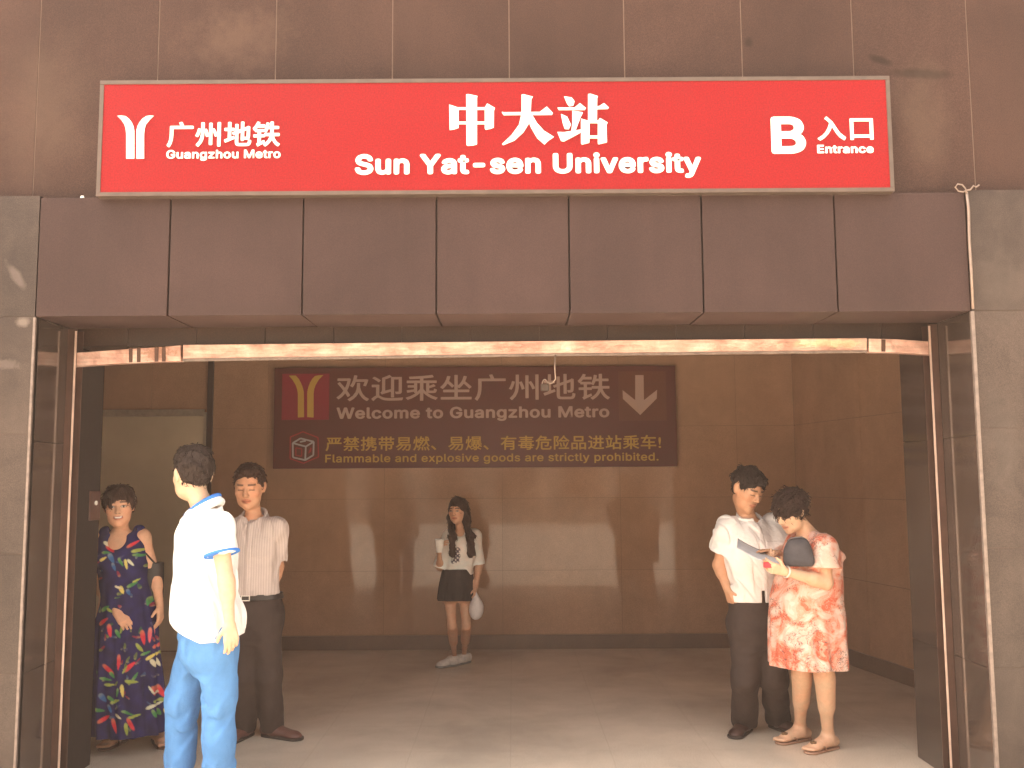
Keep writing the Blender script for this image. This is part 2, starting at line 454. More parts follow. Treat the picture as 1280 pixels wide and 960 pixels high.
# ------------------------------------------------------------------ unseen opposite building, added to block the low sky and dim the hall
OB = thing("added_sky_blocker", (0, -18, 0), "unseen pale rendered building added behind the camera to block the low sky", "building")
M_render = simple("pale_render", (0.30, 0.26, 0.22), 0.9, var=0.15, scale=2)
M_glass = simple("dark_window_glass", (0.03, 0.03, 0.035), 0.1)
MB().box(-40, 40, -28, -18, 0, 9.0).build("wall", M_render, OB)
MB().box(-40.3, 40.3, -28.3, -17.7, 9.0, 9.4).build("roof", M_render, OB)
for fl in range(3):
    for k in range(-7, 8):
        wdw = MB().box(k * 2.5 - .75, k * 2.5 + .75, -18.001, -17.94, 0.9 + 3.1 * fl, 2.5 + 3.1 * fl).build("window", M_render, OB)
        MB().box(k * 2.5 - .66, k * 2.5 + .66, -17.95, -17.93, 1.0 + 3.1 * fl, 2.4 + 3.1 * fl).build("pane", M_glass, wdw)
# ------------------------------------------------------------------ roller shutter
RS = thing("roller_shutter", (0, YP, 0), "copper coloured roller shutter raised to the doorway top with its side guides", "roller shutter")
M_strip = simple('pale_copper_edge', (.78, .58, .48), .35, .6, var=.15, scale=10)
def guide(side):
    xt = XL + (XLI - XL) * (YP - YF) / (YI - YF) if side < 0 else XR + (XRI - XR) * (YP - YF) / (YI - YF)
    i = -side                                   # towards the opening
    z0, z1 = 0.055, Z_LIN - .002
    mb = MB()
    mb.box(xt + i * .001, xt + i * .052, YP - .043, YP - .037, z0, z1)      # front flange
    mb.box(xt + i * .001, xt + i * .052, YP + .037, YP + .043, z0, z1)      # rear flange
    mb.box(xt + i * .0005, xt + i * .0055, YP - .0365, YP + .0365, z0, z1)  # web
    g = mb.build("guide_rail", M_guide, RS, bevel=.0015)
    MB().box(xt + i * .042, xt + i * .0525, YP - .049, YP - .0435, z0 + .01, z1 - .01).build("edge_strip", M_strip, g, bevel=.001)
    MB().box(xt + i * .002, xt + i * .058, YP - .05, YP + .05, 0.001, 0.055).build("foot", M_shoe, RS, bevel=.003)
guide(-1); guide(1)
def bar(name, pts, mat, parent, y0, y1, bevel=.003):
    mb = MB()
    top = [(U(x, a, YP).x, U(x, a, YP).z) for x, a, b in pts]; bot = [(U(x, b, YP).x, U(x, b, YP).z) for x, a, b in pts]
    mb.prism(bot + top[::-1], y0, y1)
    return mb.build(name, mat, parent, bevel=bevel)
m, n, l, b = new_mat("dented_copper_bar"); nt = m.node_tree
vec = coords(nt); nz = noise(nt, vec, 7, 4, .6); nf = noise(nt, coords(nt, (1, 1, 14)), 6, 3, .6)
c = ramp(nt, nz, [(.3, (.52, .29, .225)), (.52, (.74, .46, .37)), (.70, (.86, .64, .54))])
c = mix(nt, c, ramp(nt, nf, [(.35, .8), (.65, 1.05)]), 1.0, 'MULTIPLY')
k1 = blob(nt, vec, U(1040, 430, YP).x, U(1040, 430, YP).z, .25, .03, 0, 1.2, .6, 20)
c = mix(nt, c, (.62, .58, .36), math_(nt, 'MULTIPLY', k1, .7))
k2 = blob(nt, vec, U(200, 440, YP).x, U(200, 440, YP).z, .09, .06, 0, 1.6, .4, 40)
c = mix(nt, c, (.30, .15, .09), math_(nt, 'MULTIPLY', k2, .6))
l.new(c, b.inputs["Base Color"]); b.inputs["Metallic"].default_value = .55
l.new(remap(nt, nz, .32, .55), b.inputs["Roughness"]); bump(nt, b, nz, .5, .03)
M_bar = m
bb = bar("bottom_bar", [(231, 432, 451), (640, 427.5, 445), (1081, 423.5, 440.5)], M_bar, RS, YP - .032, YP + .032)
e1 = bar("bar_end", [(88, 442.5, 459), (150, 438, 455), (228, 432.5, 452)], M_bar, RS, YP - .030, YP + .030)
e2 = bar("bar_end", [(1083.5, 424, 441), (1120, 425, 441.5), (1168, 428.5, 444.5)], M_bar, RS, YP - .030, YP + .030)
bar("bar_lip", [(231, 449.2, 453), (640, 443.4, 446.8), (1081, 438.7, 442)], M_trim, bb, YP - .037, YP - .0325, .001)
for x in (164, 174, 196, 205):
    bar("clip", [(x, 435.5 - (x - 164) * .03, 454 - (x - 164) * .03), (x + 4.5, 435.2 - (x - 164) * .03, 453.8 - (x - 164) * .03)], M_guide, e1, YP - .034, YP - .0305, .001)
bar("clip", [(1099, 425.5, 440.5), (1104, 425.5, 440.5)], M_guide, e2, YP - .034, YP - .0305, .001)
# raised slats in the slot
mb = MB()
for i in range(4):
    mb.box(XL + .06, XR - .06, YP - .018, YP + .018, Z_LIN + .035 + i * .05, Z_LIN + .081 + i * .05)
mb.build("slat_curtain", M_guide, RS, bevel=.003)

# padlock on a wire under the bar
PL = thing("hanging_padlock", U(694, 445, YP - .02), "small padlock hanging on a bent wire under the middle of the shutter bar", "padlock")
p0, p1, p2 = U(694, 444, YP - .036), U(694.5, 474, YP - .02), U(684, 470, YP - .02)
M_wire = simple("pale_wire", (.26, .19, .15), .5, .5)
MB().tube([p0, U(693.5, 460, YP - .03), p1, U(690, 479, YP - .02), U(685, 478, YP - .02)], .0045, 8).build("wire", M_wire, PL)
c0 = U(681, 481, YP - .02)
lk = MB().box(c0.x - .022, c0.x + .022, c0.y - .009, c0.y + .009, c0.z - .034, c0.z + .004).build("lock_body", simple("dull_brass", (.05, .03, .02), .5, .3), PL, bevel=.004)
sh = [c0 + Vector((.014 * math.cos(a), 0, .004 + .026 * math.sin(a))) for a in np.linspace(0, math.pi, 9)]
MB().tube(sh, .0035, 8).build("shackle", M_wire, PL)

# ------------------------------------------------------------------ lettering
FONT = None
try:                                                               # Blender's own sans font; the built-in one if it is not there
    import os
    FONT = bpy.data.fonts.load(os.path.join(bpy.utils.system_resource('DATAFILES', path='fonts'), 'Inter.woff2'))
except Exception:
    FONT = None
def _font_mesh(s, bold, spacing):
    cu = bpy.data.curves.new("lettering", 'FONT'); cu.body = s; cu.size = 1.0
    cu.offset = bold; cu.extrude = 0.01; cu.resolution_u = 4; cu.fill_mode = 'BOTH'; cu.space_character = spacing
    if FONT and all(ord(c) < 0x2fff for c in s): cu.font = FONT
    ob = bpy.data.objects.new("lettering", cu); COL.objects.link(ob)
    dg = bpy.context.evaluated_depsgraph_get(); dg.update()
    me = bpy.data.meshes.new_from_object(ob.evaluated_get(dg))
    bpy.data.objects.remove(ob); bpy.data.curves.remove(cu)
    co = np.empty(len(me.vertices) * 3); me.vertices.foreach_get("co", co); co = co.reshape(-1, 3)
    fs = [tuple(p.vertices) for p in me.polygons]
    bpy.data.meshes.remove(me)
    return co, fs
def text_mesh(name, s, x0, x1, z0, z1, y, mat, parent, bold=0.0, depth=0.004):
    "flat raised letters filling the world box x0..x1, z0..z1, standing depth in front of y"
    ob_ = 0.0
    want = (x1 - x0) / (z1 - z0); sp = 1.0
    if len(s) > 1:
        w = []
        for q in (1.0, 1.2):
            co, fs = _font_mesh(s, ob_, q); e = co.max(0) - co.min(0); w.append(e[0] / e[1])
        sp = min(1.05, max(0.94, 1.0 + 0.2 * (want - w[0]) / (w[1] - w[0])))
    co, fs = _font_mesh(s, ob_, sp)
    copies = [(bold * math.cos(a), bold * math.sin(a)) for a in np.linspace(0, 2 * math.pi, 8, endpoint=False)]
    V, Fc = [], []
    for i, (dx, dy) in enumerate(copies):
        c = co.copy(); c[:, 0] += dx; c[:, 1] += dy; c[:, 2] = (c[:, 2] + .01) / .02 + i * .07
        Fc += [tuple(len(co) * i + q for q in f) for f in fs]; V.append(c)
    co = np.concatenate(V); lo, hi = co.min(0), co.max(0)
    out = np.empty_like(co)
    out[:, 0] = x0 + (co[:, 0] - lo[0]) / (hi[0] - lo[0]) * (x1 - x0)
    out[:, 2] = z0 + (co[:, 1] - lo[1]) / (hi[1] - lo[1]) * (z1 - z0)
    out[:, 1] = y - co[:, 2] * depth
    me = bpy.data.meshes.new(name); me.from_pydata(out.tolist(), [], Fc); me.update()
    return link(name, me, mat, parent)

def px_text(name, s, px, Y, mat, parent, bold=0.0, depth=.004):
    a, b = U(px[0], px[3], Y), U(px[2], px[1], Y)
    return text_mesh(name, s, a.x, b.x, a.z, b.z, Y + .0, mat, parent, bold, depth)

def strokes(name, polys, Y, mat, parent, tf, depth=.004):
    mb = MB()
    for i, p in enumerate(polys):
        pts = [U(*tf(x, y), Y) for x, y in p]
        mb.prism([(q.x, q.z) for q in pts], Y - depth - i * .0004, Y)
    return mb.build(name, mat, parent)

# ------------------------------------------------------------------ red station sign
YSG = 4.80
def sign_mat(name, base, rough=.35, spec=.5, sp=.06):
    m, n, l, b = new_mat(name); nt = m.node_tree
    v = coords(nt); a = noise(nt, v, 130, 3, .7); c2 = noise(nt, v, 1.2, 4, .6)
    c = ramp(nt, a, [(.3, tuple(x * (1 - sp) for x in base)), (.7, tuple(min(1, x * (1 + sp)) for x in base))])
    c = mix(nt, c, ramp(nt, c2, [(.3, .93), (.7, 1.0)]), 1.0, 'MULTIPLY')
    l.new(c, b.inputs["Base Color"]); b.inputs["Roughness"].default_value = rough; b.inputs["Specular IOR Level"].default_value = spec
    return m
M_red = sign_mat("sign_red", (.23, .0040, .0055), .5, .2, .3)
M_white = sign_mat("sign_white", (.86, .84, .76), .5, .4, .02)
M_frame = simple("dull_aluminium_frame", (.11, .078, .06), .45, .4, var=.15, scale=12)
SG = thing("station_sign", (U(618, 172, YSG).x, YSG, U(618, 244, YSG).z), "long red sign with white Chinese and English lettering above the doorway", "sign")
a0, a1 = U(122, 246, YSG), U(1117, 97, YSG)
zl = U(620, 242.5, YSG).z; zt = U(620, 98, YSG).z
x0s, x1s = U(123, 170, YSG).x, U(1115, 170, YSG).x
fw = .021
mb = MB()
mb.box(x0s, x1s, YSG - .004, YW - .012, zt - fw, zt); mb.box(x0s, x1s, YSG - .004, YW - .012, zl, zl + fw)
mb.box(x0s, x0s + fw, YSG - .0035, YW - .013, zl + fw + .0005, zt - fw - .0005); mb.box(x1s - fw, x1s, YSG - .0035, YW - .013, zl + fw + .0005, zt - fw - .0005)
mb.build("frame", M_frame, SG, bevel=.002)
MB().box(x0s + fw - .003, x1s - fw + .003, YSG, YW - .014, zl + fw - .003, zt - fw + .003).build("face_panel", M_red, SG)
for px in (300, 640, 980):
    q = U(px, 200, YW - .01); MB().box(q.x - .03, q.x + .03, YW - .0115, YW - .001, zl + .05, zt - .05).build("bracket", M_frame, SG)
LOGO_L = [(90, 80), (118, 79), (145, 82), (168, 100), (185, 122), (197, 148), (203, 178), (203, 365), (150, 365), (150, 200), (146, 165), (138, 138), (118, 108)]
LOGO_R = [(333, 80), (308, 79), (284, 82), (258, 100), (240, 122), (226, 148), (218, 178), (218, 365), (268, 365), (268, 200), (272, 165), (280, 138), (304, 108)]
tf1 = lambda x, y: (130 + x / 5.333, 130 + y / 5.333)
YT = YSG - .0005
strokes("metro_emblem", [LOGO_L, LOGO_R], YT, M_white, SG, tf1)
px_text("chinese_lettering", "广州地铁", (208.5, 152, 350.5, 184.5), YT, M_white, SG, .022)
px_text("english_lettering", "Guangzhou Metro", (208, 187, 351, 201.5), YT, M_white, SG, .022)
T2 = lambda x, y: (540 + x / 5.333, 100 + y / 5.333)
ZH = [
 [(228, 98), (240, 95), (303, 108), (300, 120), (300, 430), (275, 437), (240, 440), (230, 435)],
 [(115, 165), (178, 186), (178, 320), (150, 330), (118, 335)],
 [(352, 186), (368, 158), (420, 188), (413, 205), (412, 318), (390, 327), (358, 333), (352, 325)],
 [(175, 184), (231, 184), (231, 200), (175, 200)], [(297, 184), (356, 184), (356, 200), (297, 200)],
 [(175, 280), (231, 280), (231, 296), (175, 296)], [(297, 280), (356, 280), (356, 296), (297, 296)],
 [(597, 100), (610, 98), (672, 114), (662, 130), (658, 220), (650, 285), (610, 350), (550, 405), (475, 436), (468, 428), (530, 370), (580, 300), (597, 225)],
 [(465, 215), (480, 218), (718, 216), (765, 180), (805, 222), (800, 234), (478, 236)],
 [(650, 235), (670, 240), (700, 290), (745, 340), (812, 382), (770, 410), (750, 432), (700, 388), (660, 318), (645, 280)],
 [(880, 112), (930, 120), (950, 145), (942, 172), (915, 178), (900, 158)],
 [(836, 187), (950, 187), (985, 158), (1025, 190), (1018, 202), (846, 202)],
 [(860, 230), (900, 248), (925, 300), (912, 330), (885, 328), (872, 290)],
 [(935, 208), (1005, 220), (990, 250), (958, 335), (928, 345), (935, 290)],
 [(836, 350), (880, 352), (988, 335), (1000, 340), (985, 356), (880, 412), (860, 408)],
 [(1040, 98), (1055, 96), (1105, 112), (1100, 125), (1098, 276), (1040, 276)],
 [(1096, 180), (1115, 178), (1145, 158), (1178, 188), (1170, 195), (1096, 197)],
 [(993, 262), (1050, 280), (1048, 420), (1000, 433), (993, 425)],
 [(1105, 278), (1118, 258), (1170, 288), (1162, 300), (1165, 418), (1110, 431), (1105, 425)],
 [(1047, 275), (1108, 275), (1108, 290), (1047, 290)], [(1047, 376), (1108, 376), (1108, 391), (1047, 391)],
]
strokes("chinese_lettering", ZH, YT, M_white, SG, T2)
px_text("english_lettering", "Sun Yat-sen University", (443.5, 190, 876, 225), YT, M_white, SG, .033)
px_text("exit_letter", "B", (964.5, 146, 1006, 192.5), YT, M_white, SG, .028)
px_text("chinese_lettering", "入口", (1022, 145.5, 1090.5, 176), YT, M_white, SG, .020)
px_text("english_lettering", "Entrance", (1021.5, 181, 1091.5, 192), YT, M_white, SG, .028)

# ------------------------------------------------------------------ brown welcome sign on the back wall
YS2 = YB - .10
M_brown = sign_mat("sign_brown", (.11, .018, .006), .4, .35, .15)
M_badge = sign_mat("sign_dark_red", (.26, .008, .018), .4, .35, .08)
M_brown2 = sign_mat("sign_light_brown", (.14, .036, .012), .4, .35, .1)
M_beige = sign_mat("sign_beige", (.46, .30, .24), .5, .3, .04)
M_gold = sign_mat("sign_gold", (.52, .31, .05), .5, .3, .04)
M_grey = sign_mat("sign_grey", (.42, .38, .38), .5, .3, .04)
M_redline = sign_mat("sign_red_line", (.40, .02, .02), .5, .3, .04)
W = thing("welcome_sign", (U(590, 520, YS2).x, YS2, U(590, 586, YS2).z), "dark brown unlit sign with beige and yellow lettering on the hall's back wall", "sign")
q0, q1 = U(341, 586, YS2), U(844, 457, YS2)
MB().box(q0.x, q1.x, YS2, YB - .002, q0.z, q1.z).build("sign_box", M_brown, W, bevel=.004)
YT2 = YS2 - .0005
def plate(name, px, mat, d=.003):
    a, b = U(px[0], px[3], YT2), U(px[2], px[1], YT2)
    return MB().box(a.x, b.x, YT2 - d, YT2, a.z, b.z).build(name, mat, W)
plate("emblem_panel", (352, 467, 412, 525), M_badge)
tf2 = lambda x, y: (340 + x / 6.857, 450 + y / 6.857)
L2 = [(145, 135), (175, 133), (205, 134), (228, 160), (248, 195), (264, 235), (273, 275), (275, 490), (222, 493), (222, 290), (216, 250), (203, 215), (175, 168)]
R2 = [(440, 130), (405, 131), (370, 137), (345, 162), (326, 195), (311, 235), (302, 275), (302, 490), (357, 493), (357, 290), (362, 250), (374, 215), (402, 168)]
YT3 = YT2 - .0032
strokes("metro_emblem", [L2, R2], YT3, M_gold, W, tf2)
px_text("chinese_lettering", "欢迎乘坐广州地铁", (420.5, 467, 762, 502), YT2, M_beige, W, .012)
px_text("english_lettering", "Welcome to Guangzhou Metro", (420.5, 507.2, 761.5, 527.5), YT2, M_beige, W, .026)
plate("arrow_panel", (774, 464, 832, 526), M_brown2)
tf3 = lambda x, y: (580 + x / 4.571, 440 + y / 4.571)
strokes("arrow", [[(978, 132), (1026, 132), (1028, 275), (1103, 216), (1101, 266), (1007, 360), (908, 268), (906, 218), (978, 275)]], YT3, M_beige, W, tf3)
px_text("chinese_lettering", "严禁携带易燃、易爆、有毒危险品进站乘车!", (407, 543.5, 826, 564), YT2, M_gold, W, .014)
px_text("english_lettering", "Flammable and explosive goods are strictly prohibited.", (406.5, 565.5, 823, 581), YT2, M_gold, W, .014)
# boxed-parcel warning symbol: red ring of six sides with a drawn box inside
def lines2d(name, segs, wpx, mat, d=.003):
    mb = MB()
    for i, (a, b) in enumerate(segs):
        ax, ay = tf2(*a); bx, by = tf2(*b)
        L = math.hypot(bx - ax, by - ay); nx, ny = -(by - ay) / L * wpx / 2, (bx - ax) / L * wpx / 2
        pts = [U(X, Yp, YT2) for X, Yp in ((ax + nx, ay + ny), (bx + nx, by + ny), (bx - nx, by - ny), (ax - nx, ay - ny))]
        mb.prism([(p.x, p.z) for p in pts], YT2 - d - i * .0002, YT2)
    return mb.build(name, mat, W)
hexa = [(265, 615), (395, 665), (398, 830), (270, 885), (155, 845), (158, 660)]
lines2d("warning_outline", list(zip(hexa, hexa[1:] + hexa[:1])), 1.3, M_redline)
bx = [((178, 712), (180, 835)), ((180, 835), (285, 858)), ((285, 858), (290, 742)), ((290, 742), (178, 712)), ((290, 742), (358, 700)), ((358, 700), (355, 815)),
      ((355, 815), (285, 858)), ((178, 712), (245, 672)), ((245, 672), (358, 700)), ((240, 702), (290, 692))]
lines2d("parcel_drawing", bx, 2.0, M_grey)
lines2d("parcel_mark", [((205, 752), (255, 762)), ((255, 762), (255, 825)), ((255, 825), (205, 818)), ((205, 818), (205, 752)), ((315, 800), (335, 752)), ((335, 752), (330, 790))], 1.2, M_redline, .002)

# ------------------------------------------------------------------ grey door at the left of the back wall
M_door = simple("grey_steel_sheet", (.58, .50, .37), .16, .0, .7, var=.12, scale=1.2, rvar=.08)
M_dframe = simple("pale_steel_frame", (.46, .40, .32), .35, .4)
x1 = U(258, 600, YB).x; x0 = x1 - 1.25; zt2 = U(200, 516, YB).z
DR = thing("steel_door", ((x0 + x1) / 2, YB, 0), "glossy grey steel door at the left end of the back wall", "door")
MB().box(x0 + .05, x1 - .03, YB - .04, YB - .0155, .01, zt2 - .04).build("door_leaf", M_door, DR)
mb = MB(); mb.box(x0, x0 + .048, YB - .05, YB - .0155, 0, zt2); mb.box(x1 - .028, x1, YB - .05, YB - .0155, 0, zt2); mb.box(x0 + .049, x1 - .029, YB - .05, YB - .0155, zt2 - .038, zt2 + .03)
mb.build("door_frame", M_dframe, DR, bevel=.003)
MB().box(x1 + .002, x1 + .055, YB - .045, YB - .0155, 0, HZ - .02).build("door_post", M_inner, DR)

# switch box on the left jamb
t = .72; xs = XL + (XLI - XL) * ((YI - .12) - YF) / (YI - YF); zs = U(112, 632, YI - .12).z
SB = thing("switch_box", (xs, YI - .12, zs), "small brown switch box with a round button on the left jamb", "switch box")
MB().box(xs + .002, xs + .022, YI - .19, YI - .05, zs - .085, zs + .085).build("box", simple("brown_plastic", (.10, .05, .04), .35), SB, bevel=.004)
MB().tube([(xs + .021, YI - .12, zs + .015), (xs + .03, YI - .12, zs + .015)], .013, 14).build("button", M_white, SB)

# loose wire curling at the top corner of the right pillar and hanging along the joint
LW = thing("loose_wire", U(1208, 240, YF - .02), "thin pale loose wire curling over the ledge and down the right pillar's edge", "wire")
def wpts(lst, Y): return [U(x, y, Y) for x, y in lst]
MB().tube(wpts([(1208, 242), (1207, 236), (1203, 231), (1197, 230), (1194, 234), (1198, 239), (1204, 240), (1208, 238), (1213, 237), (1217, 232), (1220, 234), (1224, 231)], YF - .012), .004, 6).build("curl", M_wire, LW)
MB().tube(wpts([(1208, 240), (1210.5, 260), (1211.5, 300), (1214, 340), (1216, 386)], YF - .008), .0075, 7).build("hanging_wire", M_wire, LW)
# debris on the ledge
for i, (px, nm, lab) in enumerate(((102, "mortar_crumb", "pale crumb of mortar on the ledge beside the red sign's left end"), (1066, "plaster_chip", "white chip sticking out under the red sign's right end"))):
    q = U(px, 243, YF + .004)
    mb = MB(); hh = .014 if i == 0 else .018
    zz = Z_LED if i == 0 else Z_LED - .006
    ang = [2 * math.pi * k / 7 for k in range(7)]; rr = [(.016 if i == 0 else .006) * random.uniform(.7, 1.2) for _ in ang]
    mb.v += [(q.x + r * math.cos(a), YF + .012 + r * .5 * math.sin(a) - (.02 if i else 0), zz) for a, r in zip(ang, rr)] + [(q.x + .6 * r * math.cos(a), YF + .012 + r * .3 * math.sin(a) - (.02 if i else 0), zz + hh) for a, r in zip(ang, rr)]
    mb.f += [tuple(range(6, -1, -1)), tuple(range(7, 14))] + [(k, (k + 1) % 7, 7 + (k + 1) % 7, 7 + k) for k in range(7)]; mb.smooth += [False] * 9
    tag(mb.build(nm, M_white, org=(q.x, YF, zz)), lab, "debris")
# ------------------------------------------------------------------ sculpting: smooth blended volumes turned into one skin
def _v(p): return np.array([p[0], p[1], p[2]], dtype=np.float32)
def unit(v):
    v = np.asarray(v, dtype=np.float64); return v / max(1e-9, np.linalg.norm(v))
class Cap:
    "tapered limb from a to b; flat=(axis, scale) squeezes it along one axis; cut=True ends it square at b"
    def __init__(s, a, b, r1, r2, k=.02, flat=None, cut=False, op='+'):
        s.a, s.b, s.r1, s.r2, s.k, s.flat, s.cut, s.op = _v(a), _v(b), r1, r2, k, flat, cut, op
        m = max(r1, r2) * (max(1, flat[1]) if flat else 1)
        s.lo, s.hi = np.minimum(s.a, s.b) - m, np.maximum(s.a, s.b) + m
    def __call__(s, X, Y, Z):
        ba = s.b - s.a; L2 = float(ba @ ba) + 1e-12
        px, py, pz = X - s.a[0], Y - s.a[1], Z - s.a[2]
        tr = (px * ba[0] + py * ba[1] + pz * ba[2]) / L2
        t = np.clip(tr, 0, 1)
        qx, qy, qz = px - t * ba[0], py - t * ba[1], pz - t * ba[2]
        r = s.r1 + (s.r2 - s.r1) * t
        if s.flat is None: d = np.sqrt(qx * qx + qy * qy + qz * qz) - r
        else:
            u = unit(s.flat[0]); sc = s.flat[1]
            qu = qx * u[0] + qy * u[1] + qz * u[2]
            d = (np.sqrt(np.maximum(0, qx * qx + qy * qy + qz * qz - qu * qu) + (qu / sc) ** 2) - r) * min(1.0, sc)
        if s.cut: d = np.maximum(d, (tr - 1) * math.sqrt(L2))
        return d
class Ell:
    "ellipsoid, R columns are its axes"
    def __init__(s, c, rad, R=None, k=.02, op='+'):
        s.c, s.rad, s.R, s.k, s.op = _v(c), rad, np.eye(3) if R is None else np.asarray(R, dtype=np.float64), k, op
        e = np.sqrt(((s.R * np.asarray(rad)[None, :]) ** 2).sum(1)); s.lo, s.hi = s.c - e, s.c + e
    def __call__(s, X, Y, Z):
        px, py, pz = X - s.c[0], Y - s.c[1], Z - s.c[2]
        q = [(px * s.R[0, i] + py * s.R[1, i] + pz * s.R[2, i]) / s.rad[i] for i in range(3)]
        k0 = np.sqrt(q[0] ** 2 + q[1] ** 2 + q[2] ** 2)
        k1 = np.sqrt((q[0] / s.rad[0]) ** 2 + (q[1] / s.rad[1]) ** 2 + (q[2] / s.rad[2]) ** 2)
        return k0 * (k0 - 1.0) / np.maximum(k1, 1e-6)
class Loft:
    "stack of oval sections: rows (z, cx, cy, half width, half depth, yaw); folds=(count, depth, seed, z_start) makes hanging pleats"
    def __init__(s, rows, k=.02, op='+', n=2.2, folds=None):
        rows = sorted(rows, key=lambda r: r[0]); A = np.array(rows, dtype=np.float64)
        zz = np.linspace(A[0, 0], A[-1, 0], 160); out = [zz]
        for c in range(1, 6):                                     # smooth monotone-ish interpolation
            lin = np.interp(zz, A[:, 0], A[:, c]); w = max(1, int(160 * .05 / max(.05, zz[-1] - zz[0])))
            ker = np.hanning(2 * w + 3)[1:-1]; ker /= ker.sum(); p = len(ker) // 2
            out.append(np.convolve(np.pad(lin, p, mode='reflect', reflect_type='odd'), ker, 'valid'))
        s.T = out; s.k, s.op, s.n, s.folds = k, op, n, folds
        m = max(A[:, 3].max(), A[:, 4].max()) + (folds[1] if folds else 0)
        s.lo = np.array([A[:, 1].min() - m, A[:, 2].min() - m, A[0, 0]], dtype=np.float32)
        s.hi = np.array([A[:, 1].max() + m, A[:, 2].max() + m, A[-1, 0]], dtype=np.float32)
    def __call__(s, X, Y, Z):
        z1 = np.asarray(Z).ravel()
        f = lambda i: np.interp(z1, s.T[0], s.T[i]).reshape(1, 1, -1).astype(np.float32)
        cx, cy, a, b, yaw = f(1), f(2), f(3), f(4), f(5)
        px, py = X - cx, Y - cy
        u = px * np.cos(yaw) + py * np.sin(yaw); v = -px * np.sin(yaw) + py * np.cos(yaw)
        n = s.n
        rr = (np.abs(u / a) ** n + np.abs(v / b) ** n) ** (1.0 / n)
        d = (rr - 1.0) * np.minimum(a, b)
        if s.folds:
            c, dep, sd, zs = s.folds
            th = np.arctan2(v / b, u / a)
            g = np.clip((zs - Z) / max(.05, zs - s.T[0][0]), 0, 1) ** .8
            d = d - dep * g * (np.sin(c * th + 1.7 * np.sin(3 * th + sd) + 2.2 * np.sin(Z * 2.3 + sd)) * .7 + .3 * np.sin(2.3 * c * th + sd * 2 + Z * 4))
        return np.maximum(d, np.maximum(Z - s.hi[2], s.lo[2] - Z))
def wrinkle(seed, amp, f=(18, 18, 9), warp=.5):
    r = np.random.default_rng(seed); K = [(r.normal(0, 1, 3) * np.array(f), r.uniform(0, 6.28)) for _ in range(5)]
    def fn(X, Y, Z):
        o = 0
        for i, (kv, ph) in enumerate(K):
            s_ = np.sin(kv[0] * X + kv[1] * Y + kv[2] * Z + ph + (o * warp if i else 0)); o = o + s_
        return (amp * .5) * o
    return fn
def plane(p, n):
    p, n = np.asarray(p, dtype=float), unit(n)
    return lambda X, Y, Z: (X - p[0]) * n[0] + (Y - p[1]) * n[1] + (Z - p[2]) * n[2]
def smin(a, b, k):
    if k <= 0: return np.minimum(a, b)
    h = np.maximum(k - np.abs(a - b), 0) / k
    return np.minimum(a, b) - h * h * k * .25
def field(prims, vox, off=0.0, extra=None, clips=()):
    pos = [p for p in prims if p.op == '+']
    mg = off + .02
    lo = np.min([p.lo for p in pos], axis=0) - mg; hi = np.max([p.hi for p in pos], axis=0) + mg
    ax = [np.arange(lo[i], hi[i] + vox, vox, dtype=np.float32) for i in range(3)]
    F = np.full([len(a) for a in ax], .08, dtype=np.float32)
    for p in prims:
        m = p.k + mg + 2 * vox; sl = []
        for i in range(3):
            a = max(0, int((p.lo[i] - m - lo[i]) / vox)); b = min(len(ax[i]), int((p.hi[i] + m - lo[i]) / vox) + 2)
            sl.append(slice(a, max(a + 1, b)))
        X, Y, Z = ax[0][sl[0]][:, None, None], ax[1][sl[1]][None, :, None], ax[2][sl[2]][None, None, :]
        d = p(X, Y, Z).astype(np.float32); sub = F[tuple(sl)]
        if p.op == '+': F[tuple(sl)] = smin(sub, d, p.k)
        else: F[tuple(sl)] = -smin(-sub, d, p.k)
    F -= off
    X, Y, Z = ax[0][:, None, None], ax[1][None, :, None], ax[2][None, None, :]
    if extra is not None:
        F += extra(X, Y, Z).astype(np.float32)
    for c in clips: F = np.maximum(F, c(X, Y, Z).astype(np.float32))
    for i in range(3):                                             # keep the border outside
        s0 = [slice(None)] * 3; s0[i] = 0; F[tuple(s0)] = .05; s0[i] = -1; F[tuple(s0)] = .05
    return F, lo, vox
